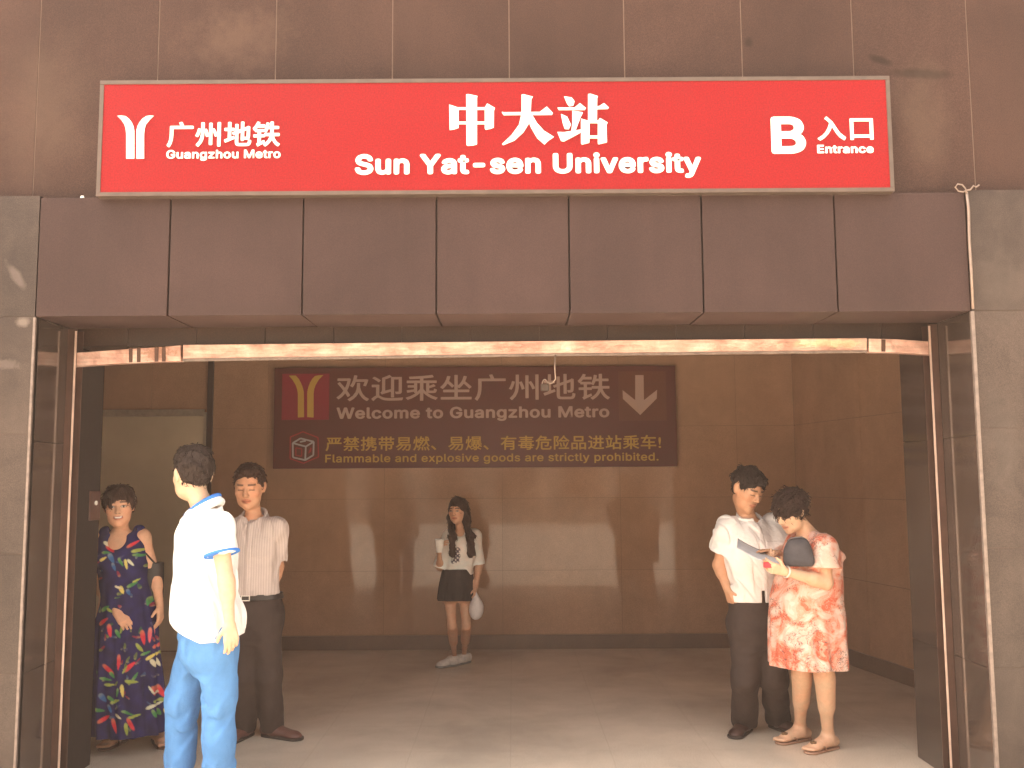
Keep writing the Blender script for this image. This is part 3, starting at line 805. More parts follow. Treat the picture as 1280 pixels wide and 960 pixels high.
def nets(F, lo, vox):
    neg = F < 0
    c = np.zeros([n - 1 for n in F.shape], dtype=np.uint8)
    for dx in (0, 1):
        for dy in (0, 1):
            for dz in (0, 1):
                c += neg[dx:F.shape[0] - 1 + dx, dy:F.shape[1] - 1 + dy, dz:F.shape[2] - 1 + dz]
    act = (c > 0) & (c < 8); idx = np.argwhere(act)
    vid = np.full(act.shape, -1, dtype=np.int32); vid[act] = np.arange(len(idx))
    acc = np.zeros((len(idx), 3)); cnt = np.zeros(len(idx))
    corners = [(x, y, z) for x in (0, 1) for y in (0, 1) for z in (0, 1)]
    val = {k: F[idx[:, 0] + k[0], idx[:, 1] + k[1], idx[:, 2] + k[2]].astype(np.float64) for k in corners}
    for k in corners:
        for i in range(3):
            if k[i] == 0:
                k2 = list(k); k2[i] = 1; f0, f1 = val[k], val[tuple(k2)]
                m = (f0 < 0) != (f1 < 0)
                t = np.where(m, f0 / np.where(m, f0 - f1, 1), 0)
                p = np.tile(np.array(k, dtype=float), (len(idx), 1)); p[:, i] = t
                acc[m] += p[m]; cnt[m] += 1
    V = (idx + acc / cnt[:, None]) * vox + lo
    Q = []
    for i in range(3):
        j, k = (i + 1) % 3, (i + 2) % 3
        a = [slice(None)] * 3; b = [slice(None)] * 3; a[i] = slice(0, -1); b[i] = slice(1, None)
        m = neg[tuple(a)] != neg[tuple(b)]
        e = np.argwhere(m); e = e[(e[:, j] > 0) & (e[:, k] > 0) & (e[:, j] < F.shape[j] - 1) & (e[:, k] < F.shape[k] - 1)]
        ins = neg[e[:, 0], e[:, 1], e[:, 2]]
        ej = e.copy(); ej[:, j] -= 1; ek = e.copy(); ek[:, k] -= 1; ejk = ej.copy(); ejk[:, k] -= 1
        g = lambda q: vid[q[:, 0], q[:, 1], q[:, 2]]
        q = np.stack([g(e), g(ej), g(ejk), g(ek)], 1)
        q[~ins] = q[~ins][:, ::-1]
        Q.append(q)
    return V, np.concatenate(Q)
def np_mesh(name, V, Q, colf=None):
    me = bpy.data.meshes.new(name); nv, nf = len(V), len(Q)
    me.vertices.add(nv); me.vertices.foreach_set("co", V.astype(np.float32).ravel())
    me.loops.add(nf * 4); me.loops.foreach_set("vertex_index", Q.astype(np.int32).ravel())
    me.polygons.add(nf); me.polygons.foreach_set("loop_start", np.arange(0, nf * 4, 4, dtype=np.int32))
    me.update(calc_edges=True)
    me.polygons.foreach_set("use_smooth", np.ones(nf, dtype=bool))
    if colf is not None:
        c = np.ones((nv, 4), dtype=np.float32); c[:, :3] = colf(V)
        at = me.color_attributes.new("Col", 'FLOAT_COLOR', 'POINT'); at.data.foreach_set("color", c.ravel())
    return me
def sculpt(name, prims, mat, parent, vox=.005, off=0.0, extra=None, clips=(), colf=None, relax=1, org=None):
    V, Q = nets(*field(prims, vox, off, extra, clips))
    for _ in range(relax):                                         # light smoothing along edges
        s = np.zeros_like(V); n = np.zeros(len(V))
        for a, b in ((0, 1), (1, 2), (2, 3), (3, 0)):
            np.add.at(s, Q[:, a], V[Q[:, b]]); np.add.at(n, Q[:, a], 1)
        V = V * .5 + .5 * s / np.maximum(n, 1)[:, None]
    return link(name, np_mesh(name, V, Q, colf), mat, parent, org)

# ------------------------------------------------------------------ cloth and skin materials
def col_mat(name, rough=.55, spec=.35, weave=0.0, wscale=900, var=.06, vscale=14, bmp=0.0, sss=0.0):
    m, n, l, b = new_mat(name); nt = m.node_tree
    at = N(n, "ShaderNodeVertexColor"); at.layer_name = "Col"
    v = coords(nt); c = mix(nt, at.outputs["Color"], ramp(nt, noise(nt, v, vscale, 4, .6), [(.3, 1 - var), (.7, 1 + var)]), 1.0, 'MULTIPLY')
    c = mix(nt, c, ramp(nt, noise(nt, v, 9, 3, .6), [(.35, (1.06, .97, .93)), (.65, (.96, 1.02, 1.03))]), 1.0, 'MULTIPLY')
    l.new(c, b.inputs["Base Color"]); b.inputs["Roughness"].default_value = rough; b.inputs["Specular IOR Level"].default_value = spec
    if sss:
        b.inputs["Subsurface Weight"].default_value = sss; b.inputs["Subsurface Radius"].default_value = (.012, .005, .003); b.inputs["Subsurface Scale"].default_value = 1.0
    if bmp: bump(nt, b, noise(nt, v, wscale * .2, 3, .6), bmp, .004)
    return m
def cloth(name, base, rough=.85, var=.10, vscale=16, bmp=.25, wscale=60, spec=.2):
    m, n, l, b = new_mat(name); nt = m.node_tree; v = coords(nt)
    c = ramp(nt, noise(nt, v, vscale, 5, .6), [(.3, tuple(x * (1 - var) for x in base)), (.7, tuple(min(1, x * (1 + var)) for x in base))])
    c = mix(nt, c, ramp(nt, noise(nt, v, 500, 2, .7), [(.3, .93), (.7, 1.04)]), 1.0, 'MULTIPLY')
    l.new(c, b.inputs["Base Color"]); b.inputs["Roughness"].default_value = rough; b.inputs["Specular IOR Level"].default_value = spec
    if bmp:
        r = math_(nt, 'ABSOLUTE', math_(nt, 'SUBTRACT', noise(nt, coords(nt, (1, 1, .6)), 6.5, 2, .5, .8), .5))
        h = math_(nt, 'ADD', math_(nt, 'MULTIPLY', r, 1.3), math_(nt, 'MULTIPLY', noise(nt, v, wscale, 4, .6), .3))
        bump(nt, b, h, min(1, bmp * 2.0), .022)
    return m
def hair_mat(name, base, curly=False):
    m, n, l, b = new_mat(name); nt = m.node_tree
    v = coords(nt, (1, 1, .18) if not curly else (1, 1, 1)); nz = noise(nt, v, 170 if not curly else 90, 4, .7, 0 if not curly else 2.0)
    c = ramp(nt, nz, [(.3, tuple(x * .5 for x in base)), (.7, tuple(x * 1.7 for x in base))])
    l.new(c, b.inputs["Base Color"]); b.inputs["Roughness"].default_value = .55; b.inputs["Specular IOR Level"].default_value = .15
    bump(nt, b, nz, .7, .008)
    return m
M_skin = col_mat("skin", .5, .35, var=.07, vscale=40, sss=.0)

# ------------------------------------------------------------------ the human figure
def facing(phi): return np.array([math.sin(phi), -math.cos(phi), 0.0])      # 0 looks at the photographer, + turns to the picture's right
def leftof(phi): return np.array([math.cos(phi), math.sin(phi), 0.0])
class Head:
    def __init__(s, c, yaw, pitch=0.0, roll=0.0, size=1.0, fem=False):
        f, lf, up = facing(yaw), leftof(yaw), np.array([0, 0, 1.0])
        cp, sp = math.cos(pitch), math.sin(pitch)
        f2, up2 = f * cp - up * sp, up * cp + f * sp
        cr, sr = math.cos(roll), math.sin(roll)
        l3, up3 = lf * cr + up2 * sr, up2 * cr - lf * sr
        s.R = np.stack([l3, f2, up3], 1); s.c = np.array(c, dtype=float); s.s = size; s.fem = fem
    def p(s, u, v, w): return s.c + s.R @ (np.array([u, v, w]) * s.s)
    def ell(s, c, r, k=.015, op='+'): return Ell(s.p(*c), [x * s.s for x in r], s.R, k * s.s, op)
    def cap(s, a, b, r1, r2, k=.01, op='+'): return Cap(s.p(*a), s.p(*b), r1 * s.s, r2 * s.s, k * s.s, op=op)
    def local(s, V): return (V - s.c) @ s.R / s.s
    def prims(s):
        j = .97 if s.fem else 1.0
        o = [s.ell((0, -.014, .030), (.077, .095, .085)), s.ell((0, .020, -.022), (.070 * j, .066, .086), .03),
             s.ell((0, .030, -.074), (.056 * j, .046, .036), .03), s.ell((0, .064, -.100), (.021, .017, .015), .02)]
        for q in (-1, 1):
            o += [s.ell((q * .042 * j, .056, -.022), (.022, .018, .018), .02),
                  s.ell((q * .031, .0905, .004), (.017, .011, .010), .010, '-'),
                  s.ell((q * .031, .0715, .003), (.0135, .0125, .0105), .003),
                  s.ell((q * .011, .094, -.029), (.008, .009, .007), .008),
                  s.ell((q * .077, -.010, -.004), (.008, .019, .031), .008),
                  s.ell((q * .084, -.017, .006), (.006, .013, .022), .006)]
        o += [s.cap((-.036, .073, .024), (.036, .073, .024), .0105, .0105, .014),
              s.cap((0, .083, .012), (0, .1015, -.022), .0075, .0115, .010),
              s.ell((0, .084, -.056), (.022, .010, .0055), .006), s.ell((0, .082, -.0665), (.018, .010, .0065), .006)]
        return o
    def paint(s, V, C, skin, look='open', mouth='closed', brow=(.012, .008, .006)):
        q = s.local(V); u, v, w = q[:, 0], q[:, 1], q[:, 2]; au = np.abs(u); front = (v > .045) & (np.abs(w) < .13) & (au < .09)
        def mask(d, soft): return np.clip(1 - d / soft, 0, 1) * front
        def put(m, c): C[:] = C * (1 - m[:, None]) + np.array(c) * m[:, None]
        sk = np.array(skin)
        put(.35 * mask(np.maximum(0, np.hypot((au - .045) / .03, (w + .03) / .024) - .4), .6), sk * (1.05, .80, .74))
        bl = .0285 + .06 * (.034 - np.abs(au - .034)) * .12
        put(.85 * mask(np.maximum(np.abs(w - bl) - .0032, np.abs(au - .032) - .018), .003), brow)
        if look == 'open':
            e = np.hypot((au - .031) / .0145, (w - .004) / .0068)
            put(mask(np.maximum(0, e - 1), .22), (.02, .013, .011)); put(mask(np.maximum(0, np.hypot((au - .031) / .012, (w - .0035) / .0050) - 1), .2), (.55, .48, .43))
            put(mask(np.maximum(0, np.hypot((au - .031) / .0055, (w - .004) / .0058) - 1), .2), (.014, .009, .008))
        else:
            put(.8 * mask(np.maximum(np.abs(w - .001 + 8 * (au - .031) ** 2) - .0016, np.abs(au - .031) - .014), .003), (.03, .02, .016))
        put(.75 * mask(np.maximum(0, np.hypot(u / .025, (w + .0615) / .0105) - 1), .3), sk * (.82, .48, .46))
        if mouth == 'smile':
            put(mask(np.maximum(np.abs(w + .060 - 5.0 * u * u) - .0048, au - .023), .003), (.16, .03, .03))
            put(mask(np.maximum(np.abs(w + .0585 - 5.0 * u * u) - .0030, au - .018), .002), (.78, .72, .66))
        else:
            put(.8 * mask(np.maximum(np.abs(w + .0612) - .0012, au - .022), .003), sk * (.40, .22, .2))
        put(.8 * mask(np.maximum(np.abs(w + .0345) - .0018, np.abs(au - .008) - .004), .003), sk * .35)
        return C
def hand_prims(w, d, n, side, curl=.4, s=1.0, thumb=.3):
    "w wrist, d fingers' direction, n the way the palm looks, side towards the thumb"
    w = np.array(w, dtype=float); d = unit(d); n = np.array(n, dtype=float); n = unit(n - d * np.dot(n, d))
    sd = np.cross(d, n); sd = unit(sd) * (1 if np.dot(sd, side) >= 0 else -1)
    o = []
    for i, (f, L) in enumerate(zip((.029, .0098, -.0098, -.0285), (.072, .080, .075, .060))):
        kn = w + s * (d * (.088 - .006 * abs(i - 1)) + sd * f)
        o.append(Cap(w + s * (sd * f * .55 + d * .006), kn, .0145 * s, .0115 * s, .010))
        p, a, r = kn, 0.0, .0092 * s
        for q, fr in enumerate((.45, .30, .25)):
            a += curl * (1 + .12 * i) * (.75, 1.0, .7)[q]
            e = p + (d * math.cos(a) + n * math.sin(a)) * L * fr * s
            o.append(Cap(p, e, r, r * .9, .0035)); p, r = e, r * .9
    t0 = w + s * (d * .022 + sd * .026); t1 = t0 + s * unit(d * .62 + sd * .62 + n * thumb) * .042; t2 = t1 + s * unit(d * .85 + sd * .2 + n * (thumb + .25)) * .030
    o += [Cap(w + s * d * .012, t0, .014 * s, .0135 * s, .010), Cap(t0, t1, .0125 * s, .0105 * s, .006), Cap(t1, t2, .0105 * s, .0085 * s, .004)]
    return o
def foot_prims(a, ang, L=.24, toes=True, s=1.0, z0=.0):
    "a: ankle joint; foot flat on z0 pointing along ang"
    f = facing(ang); sd = leftof(ang); g = np.array([a[0], a[1], z0])
    heel = g - f * .045 * s; ball = g + f * (L - .045 - .065) * s
    o = [Cap(a, g + np.array([0, 0, .045]) - f * .012, .036 * s, .036 * s, .02), Ell(heel + [0, 0, .030], (.032 * s, .036 * s, .030), np.stack([sd, f, [0, 0, 1]], 1), .02),
         Cap(g + [0, 0, .045] + f * .01, ball + [0, 0, .022], .034 * s, .022 * s, .02, (sd, 1.5)), Cap(heel + [0, 0, .026], ball + [0, 0, .020], .024 * s, .020 * s, .02, (sd, 1.6))]
    for i, (x, l) in enumerate(((-.028, .060), (-.010, .060), (.006, .056), (.019, .048), (.031, .040))):
        b = ball + sd * x * s + [0, 0, .016]; o.append(Cap(b - f * .01, b + f * l * s + [0, 0, -.004], .012 * s if i else .014 * s, .009 * s if i else .012 * s, .008))
    return o
def shoe(a, ang, mat, parent, L=.27, sole=None, name="shoe", h=.085, z0=0.0):
    f = facing(ang); sd = leftof(ang); R = np.stack([sd, f, [0, 0, 1]], 1); g = np.array([a[0], a[1], z0])
    heel, toe = g - f * .055, g + f * (L - .055 - .045)
    pr = [Ell(heel + f * .015 + [0, 0, .045], (.039, .052, .050), R, .02), Cap(g + [0, 0, h - .03], g + f * .02 + [0, 0, .045], .044, .043, .02, cut=False),
          Cap(g + f * .03 + [0, 0, .045], toe + [0, 0, .026], .036, .026, .03, (sd, 1.45)), Ell(toe + [0, 0, .022], (.046, .056, .026), R, .02)]
    up = sculpt(name, pr, mat, parent, .0045, 0, None, [plane((0, 0, z0 + .016), (0, 0, -1)), plane((0, 0, z0 + h), (0, 0, 1))])
    sp = [Cap(heel + f * .02 + [0, 0, .01], toe + f * .012 + [0, 0, .01], .042, .052, .0, None)]
    sculpt("sole", sp, sole or mat, up, .005, .001, None, [plane((0, 0, z0 + .0175), (0, 0, 1)), plane((0, 0, z0 + .0005), (0, 0, -1))])
    return up
class Fig:
    "joints in world space; builds bare body volumes and the same volumes again for clothes"
    def __init__(s, **kw): s.__dict__.update(kw)
    def torso(s, grow=0.0, belly=0.0):
        pv, nb = np.array(s.pv), np.array(s.nb); h = nb[2] - pv[2]; rows = []
        W, D = s.W, s.D
        if s.fem: prof = [(-.20, .150, .108), (-.10, .178, .122), (.06, .176, .120), (.30, .138, .100), (.42, .132, .098), (.66, .152, .120), (.80, .150, .104), (.93, .112, .075), (1.0, .062, .055)]
        else: prof = [(-.20, .140, .105), (-.10, .165, .118), (.06, .166, .115), (.30, .150, .110), (.45, .152, .112), (.66, .172, .122), (.82, .172, .106), (.94, .125, .075), (1.0, .066, .058)]
        for t, a, b in prof:
            c = pv + (nb - pv) * t; y = s.py + (s.cy - s.py) * min(1, max(0, t))
            bb = b * D + belly * math.exp(-((t - .28) / .2) ** 2)
            c = c + facing(y) * (belly * .6 * math.exp(-((t - .28) / .2) ** 2))
            rows.append((c[2], c[0], c[1], a * W + grow, bb + grow, y))
        return rows
    def arm(s, side, lim=1.0, grow=0.0, k=.02, deltoid=True):
        S, E, Wr = (np.array(s.__dict__[n + side]) for n in ('s', 'e', 'w')); q = s.q
        o = [Cap(S, E, .050 * q + grow, .041 * q + grow, k)]
        if deltoid: o.append(Ell(S + [0, 0, -.01], (.056 * q + grow, .056 * q + grow, .062 * q + grow), None, .035))
        m = E + (Wr - E) * .3
        o += [Cap(E, Wr, .040 * q + grow, .026 * q + grow, k), Cap(E, m, .036 * q + grow, .041 * q + grow, k)]
        return o
    def leg(s, side, grow=0.0, k=.03):
        H, K, A = (np.array(s.__dict__[n + side]) for n in ('h', 'k', 'a')); q = s.ql
        f = facing(s.py); c1, c2 = K + (A - K) * .12 - f * .010, K + (A - K) * .52 - f * .009
        return [Cap(H, K, .088 * q + grow, .056 * q + grow, k), Cap(K, A, .053 * q + grow, .033 * q + grow, k), Cap(c1, c2, .047 * q + grow, .037 * q + grow, .05)]
    def sleeve(s, side, frac, r1, r2, k=.03):
        S, E = np.array(s.__dict__['s' + side]), np.array(s.__dict__['e' + side])
        return [Cap(S, S + (E - S) * frac, r1, r2, k, cut=True), Ell(S + [0, 0, -.012], (r1 * 1.02, r1 * 1.02, r1 * 1.05), None, .03)]
def body(parent, fig, head, skin, hands, feet=(), look='open', mouth='closed', vox=.0045, legs=True, brow=(.012, .008, .006)):
    pr = [Loft(fig.torso(), .03)]
    for sd in 'lr': pr += fig.arm(sd) + (fig.leg(sd) if legs else [])
    nk = head.p(0, -.022, -.065)
    pr += [Cap(nk, np.array(fig.nb) + [0, 0, -.02], .050 * fig.nq, .057 * fig.nq, .03)] + head.prims()
    for h in hands: pr += h
    for f in feet: pr += f
    def cf(V):
        C = np.tile(np.array(skin, dtype=float), (len(V), 1)); return head.paint(V, C, skin, look, mouth, brow)
    return sculpt("body", pr, M_skin, parent, vox, colf=cf)
def ring(pts, r, k=.008, flat=None): return [Cap(a, b, r, r, k, flat) for a, b in zip(pts, pts[1:])]
def P3(px, py, Y): return np.array(U(px, py, Y))
# ------------------------------------------------------------------ people
def both(*f): return lambda X, Y, Z: sum(g(X, Y, Z) for g in f)
def lplane(head, p, n):
    return plane(head.p(*p), head.R @ np.array(n, dtype=float))
def tufts(hair, head, mat, seed, L=.024, curl=0.0, count=420):
    "fine locks lying over the hair and breaking its outline"
    r = np.random.default_rng(seed); o = WORLD_OF[hair.name]; n = len(hair.data.vertices)
    V = np.empty(n * 3); hair.data.vertices.foreach_get("co", V); V = V.reshape(-1, 3) + np.array(o)
    Nn = np.empty(n * 3); hair.data.vertices.foreach_get("normal", Nn); Nn = Nn.reshape(-1, 3)
    up = head.R[:, 2]; crown = head.p(0, -.05, .12); mb = MB()
    for i in r.choice(n, min(n, count), replace=False):
        p, nn = V[i], Nn[i]
        t = p - crown; t = t - nn * np.dot(t, nn); t = unit(t + 1e-6) - up * .15 + r.normal(0, .28 + .6 * curl, 3)
        t = unit(t - nn * np.dot(t, nn) * .9); l = L * r.uniform(.6, 1.4); w = r.uniform(.0016, .0030); sd = np.cross(t, nn)
        a = p - nn * .002; b_ = p + t * l * .5 + nn * (.0045 + .005 * curl) ; c = p + t * l + nn * r.uniform(-.002, .005) + sd * curl * r.normal(0, .008)
        mb.tube([a, b_, c], [w, w * .9, w * .25], 4)
    s_ = mb.build("locks", mat, hair); s_["kind"] = "stuff"
    return hair
def crop(head, mat, parent, front=(.078, .064), slope=(.72, -.69), nape=-.058, grow=(.080, .102, .092), amp=.004, seed=3, extra_prims=(), freq=55, name="hair"):
    pr = [head.ell((0, -.016, .036), grow), head.ell((0, .030, .085), (.066, .058, .036), .02)] + list(extra_prims)
    w1, w2 = wrinkle(seed + 50, .0075, (85, 85, 60)), wrinkle(seed + 51, .006, (70, 70, 50))
    pa, pb = lplane(head, (0, front[0], front[1]), (0, slope[0], slope[1])), lplane(head, (0, 0, nape), (0, .25, -1))
    cl = [lambda X, Y, Z: pa(X, Y, Z) + w1(X, Y, Z), lambda X, Y, Z: pb(X, Y, Z) + w2(X, Y, Z)]
    return tufts(sculpt(name, pr, mat, parent, .004, 0, wrinkle(seed, amp, (freq, freq, freq * .7)), cl), head, mat, seed)
def mop(head, mat, parent, rad=(.092, .110, .100), c=(0, -.018, .032), face=((0, .100, -.040), (.056, .070, .088)), nape=-.085, amp=.006, seed=5, freq=45, extra_prims=(), tilt=.3, long=.030, curl=0.0):
    pr = [head.ell(c, rad)] + list(extra_prims) + [head.ell(face[0], face[1], .012, '-')]
    return tufts(sculpt("hair", pr, mat, parent, .0042, 0, wrinkle(seed, amp, (freq, freq, freq * .7)), [lplane(head, (0, 0, nape), (0, tilt, -1))]), head, mat, seed, long, curl)
M_hblack = hair_mat("black_hair", (.022, .014, .011)); M_hbrown = hair_mat("dark_brown_hair", (.040, .020, .013)); M_hcurl = hair_mat("curly_dark_hair", (.030, .016, .012), True)
SK1, SK2, SK3, SK4, SK5, SK6 = (.58, .32, .20), (.60, .39, .26), (.52, .275, .165), (.56, .32, .21), (.50, .27, .16), (.64, .40, .26)
GR = {}

# ============ woman in the long navy floral dress, half behind the left jamb
Y1 = 6.02
T1 = thing("person", FLOOR(168, 934), "smiling short-haired woman in long navy flowered sleeveless dress beside the left jamb", "person", None)
h1 = Head(P3(149, 633, Y1 - .03), .30, .04, .06, 1.06, True)
f1 = Fig(fem=True, W=.95, D=1.05, q=.86, ql=.9, nq=.86, pv=P3(157, 768, Y1), nb=P3(152, 664, Y1 + .015), cy=.22, py=.15,
         sr=P3(128, 674, Y1 - .02), sl=P3(178, 671, Y1 + .03), er=P3(121, 728, Y1 + .03), el=P3(194, 722, Y1 + .06), wr=P3(146, 765, Y1 - .13), wl=P3(200, 757, Y1 + .02),
         hr=P3(146, 775, Y1), hl=P3(170, 775, Y1), kr=P3(146, 845, Y1 - .02), kl=P3(176, 845, Y1 - .02))
ga, gb = FLOOR(144, 932), FLOOR(194, 931)
f1.ar = np.array([ga.x, ga.y + .05, .085]); f1.al = np.array([gb.x, gb.y + .05, .085])
b1 = body(T1, f1, h1, SK1, [hand_prims(f1.wr, P3(161, 783, Y1 - .16) - f1.wr, (.2, .5, -.8), (.6, -.6, .5), .38, .92), hand_prims(f1.wl, P3(201, 790, Y1 - .02) - f1.wl, (-.9, .1, 0), (0, -1, 0), .4, .92)],
          [foot_prims(f1.ar, -.15, .23, z0=.016), foot_prims(f1.al, .55, .23, z0=.016)], 'open', 'smile')
mop(h1, M_hbrown, T1, (.092, .106, .098), face=((.006, .098, -.046), (.056, .070, .088)), nape=-.082, amp=.006)
# flower heads seen on the dress, as petals: x, y, length, width, angle (degrees), colour
RD, PK, GN, YG, YL, BL, WH = (.58, .03, .05), (.62, .11, .13), (.05, .20, .06), (.27, .33, .06), (.62, .50, .13), (.03, .11, .28), (.62, .58, .42)
PET = [(135, 686, 13, 6, 40, RD), (130, 681, 10, 4, 40, WH), (160, 681, 13, 5, -35, RD), (167, 689, 14, 5, -10, YG), (168, 695, 13, 4, 5, GN), (138, 698, 13, 7, 60, BL), (155, 706, 12, 4, 80, YL), (149, 703, 11, 4, 60, GN), (160, 704, 10, 4, 50, WH),
       (141, 709, 10, 5, 70, BL), (131, 691, 9, 4, 0, GN), (128, 699, 9, 4, -30, YL), (150, 738, 10, 6, 60, YL), (146, 735, 9, 3, 20, WH), (161, 732, 11, 5, -30, GN), (165, 727, 8, 3, -30, YG), (158, 741, 8, 5, 60, BL), (180, 743, 13, 6, 65, PK), (178, 754, 10, 5, 90, GN), (183, 758, 10, 4, 70, YG),
       (130, 761, 12, 6, -30, GN), (137, 763, 9, 4, 30, YG), (129, 777, 14, 6, -35, RD), (138, 788, 15, 6, 80, RD), (148, 792, 11, 5, 60, GN), (152, 787, 9, 4, 100, YG), (176, 798, 17, 5, 80, RD), (182, 796, 17, 5, 88, PK), (190, 809, 10, 5, -40, RD), (173, 810, 12, 4, 60, YG), (179, 818, 9, 4, -20, GN),
       (184, 823, 11, 5, -35, YL), (187, 832, 12, 5, 60, WH), (192, 822, 10, 4, 40, YG), (137, 836, 17, 6, 40, RD), (150, 827, 17, 5, 88, RD), (163, 833, 15, 7, -42, RD), (158, 836, 10, 3, -60, YG), (134, 848, 14, 4, 10, GN), (139, 855, 13, 4, 0, YG), (166, 851, 14, 5, 10, YG), (170, 845, 10, 4, -60, GN),
       (156, 862, 14, 5, 80, YL), (150, 864, 10, 4, 95, GN), (142, 843, 9, 5, 50, GN), (147, 875, 12, 5, -20, YG), (141, 872, 10, 5, 30, GN), (131, 871, 12, 7, 50, BL), (191, 869, 18, 7, 60, RD), (186, 865, 12, 3, 55, WH), (187, 885, 14, 5, -20, WH), (195, 881, 12, 5, 20, YG), (198, 898, 13, 5, 70, YL), (190, 894, 10, 5, 60, GN),
       (133, 897, 15, 6, -30, RD), (147, 905, 17, 6, 70, RD), (167, 903, 16, 6, 60, RD), (162, 909, 14, 5, 80, YG), (163, 889, 14, 4, 20, GN), (170, 894, 12, 4, -10, YG), (127, 886, 12, 5, 10, GN), (140, 884, 10, 5, 60, BL), (152, 893, 9, 4, 30, WH)]
_pet = []
for (x, y, L, w, an, c) in PET:
    q = U(x, y, Y1 - .14); _pet.append((q.x, q.z, L / 400 * 1.15, w / 400 * .85, math.radians(-an), c))
_r = random.Random(12)
for _ in range(75):
    q = U(_r.uniform(118, 205), _r.uniform(690, 912), Y1 - .14); _pet.insert(0, (q.x, q.z, _r.uniform(.012, .026), _r.uniform(.005, .010), _r.uniform(0, 3.1), _r.choice([(.03, .085, .05), (.03, .06, .15), (.10, .13, .045), (.20, .02, .05), (.045, .04, .11)])))
def dress1_col(V):
    C = np.tile(np.array((.014, .013, .072)), (len(V), 1))
    C *= (1 + .25 * np.sin(V[:, :1] * 60 + np.sin(V[:, 2:3] * 40)) * np.sin(V[:, 2:3] * 33))
    back = V[:, 1] > Y1 + .06
    X = np.where(back, 2 * U(158, 800, Y1).x - V[:, 0], V[:, 0])
    for x, z, a, b, an, c in _pet:
        dx, dz = X - x, V[:, 2] - z
        u = dx * math.cos(an) + dz * math.sin(an); v = -dx * math.sin(an) + dz * math.cos(an)
        m = np.clip((1 - np.hypot(u / a, v / b * (1 + .35 * u / a))) * 5, 0, 1)[:, None]
        tip = np.clip(-u / a * .9 - .1, 0, 1)[:, None] * .45
        C = C * (1 - m) + (np.array(c) * (1 - tip) + np.array((.5, .46, .2)) * tip) * m
    return C
tr = f1.torso(.012); zq = lambda y: P3(160, y, Y1)[2]
cx = lambda x, dy=0: P3(x, 800, Y1 + dy)
rows = [r for r in tr if r[0] > zq(735)]
rows += [(zq(y), P3((xa + xb) / 2, y, Y1)[0], Y1, abs(P3(xb, y, Y1)[0] - P3(xa, y, Y1)[0]) / 2, d, .15) for y, xa, xb, d in ((752, 127, 190, .135), (775, 122, 194, .15), (820, 120, 198, .16), (870, 119, 203, .175), (914, 119, 206, .19))]
nbp = np.array(f1.nb)
M_d1 = col_mat("navy_floral_cotton", .85, .2, var=.12, vscale=20, bmp=.2)
S1 = lambda s_: np.array(f1.__dict__['s' + s_])
sculpt("dress", [Loft(rows, .02, folds=(9, .022, 1.3, zq(735)))] + [Cap(S1('l') + [-.02, 0, .035], S1('l') + [-.035, -.05, -.10], .040, .06, .02, ((0, 1, 0), .9)), Cap(S1('r') + [.02, 0, .035], S1('r') + [.035, -.05, -.10], .040, .06, .02, ((0, 1, 0), .9)),
        Ell(nbp + [0, -.02, .03], (.072, .09, .09), None, .01, '-'), Ell(nbp + np.array([.005, -.15, -.035]), (.072, .12, .080), None, .015, '-'),
        Cap(S1('l') + [.045, 0, .03], S1('l') + [.052, 0, -.12], .042, .040, .01, None, op='-'), Cap(S1('r') + [-.045, 0, .03], S1('r') + [-.052, 0, -.12], .042, .040, .01, None, op='-')],
       M_d1, T1, .0048, .002, wrinkle(11, .003, (20, 20, 10)), colf=dress1_col)
M_sandal = simple("brown_sandal", (.11, .055, .035), .6)
def sandal(a, ang, parent, mat, L=.24, flower=None, z0=0.0):
    f = facing(ang); sd = leftof(ang); g = np.array([a[0], a[1], z0]); heel = g - f * .045; ball = g + f * (L - .045 - .065)
    s_ = sculpt("sandal", [Cap(heel + [0, 0, .008], ball + f * .025 + [0, 0, .008], .036, .044, .01)], mat, parent, .004, .001, None, [plane((0, 0, z0 + .015), (0, 0, 1)), plane((0, 0, z0 + .0008), (0, 0, -1))])
    mid = ball + f * .008 + [0, 0, .044]
    mb = MB()
    for q in (-1, 1):
        mb.tube([mid + f * .022 - [0, 0, .012], ball + sd * q * .022 - f * .012 + [0, 0, .050], ball + sd * q * .047 - f * .045 + [0, 0, .034], ball + sd * q * .040 - f * .06 + [0, 0, .012]], .005, 7)
    mb.build("strap", mat, s_)
    if flower:
        c = ball + f * .002 + [0, 0, .058]
        pr = [Ell(c + .013 * (f * math.cos(t) + sd * math.sin(t)), (.011, .011, .008), None, .003) for t in np.linspace(0, 6.28, 6)[:-1]] + [Ell(c + [0, 0, .006], (.008, .008, .007), None, .002)]
        sculpt("flower", pr, flower, s_, .003)
    return s_
sandal(f1.ar, -.15, T1, M_sandal, .23); sandal(f1.al, .55, T1, M_sandal, .23)
# her handbag
q = P3(190, 726, Y1 + .075)
HB = thing("handbag", (q[0], q[1], q[2] - .13), "black handbag hanging under the arm of the woman in navy flowered dress", "handbag")
M_leather = simple("black_leather", (.008, .006, .006), .5, var=.2, scale=60, bumpy=.2)
sculpt("bag_body", [Cap(q + [-.035, .0, .10], q + [-.035, 0, -.10], .055, .062, .01, ((1, 0, 0), 1.15)), Cap(q + [.02, .0, .10], q + [.02, 0, -.10], .05, .055, .03)], M_leather, HB, .005, 0, wrinkle(2, .003, (25, 25, 15)), [plane(q + [0, 0, .115], (0, 0, 1)), plane(q + [0, 0, -.13], (0, 0, -1))])
MB().tube([q + [-.04, 0, .11], S1('l') + [-.03, .075, -.03], S1('l') + [-.022, .045, .055], S1('l') + [-.028, -.03, .05], S1('l') + [-.02, -.055, -.03], q + [.035, -.05, .11]], .006, 7).build("strap", M_leather, HB)

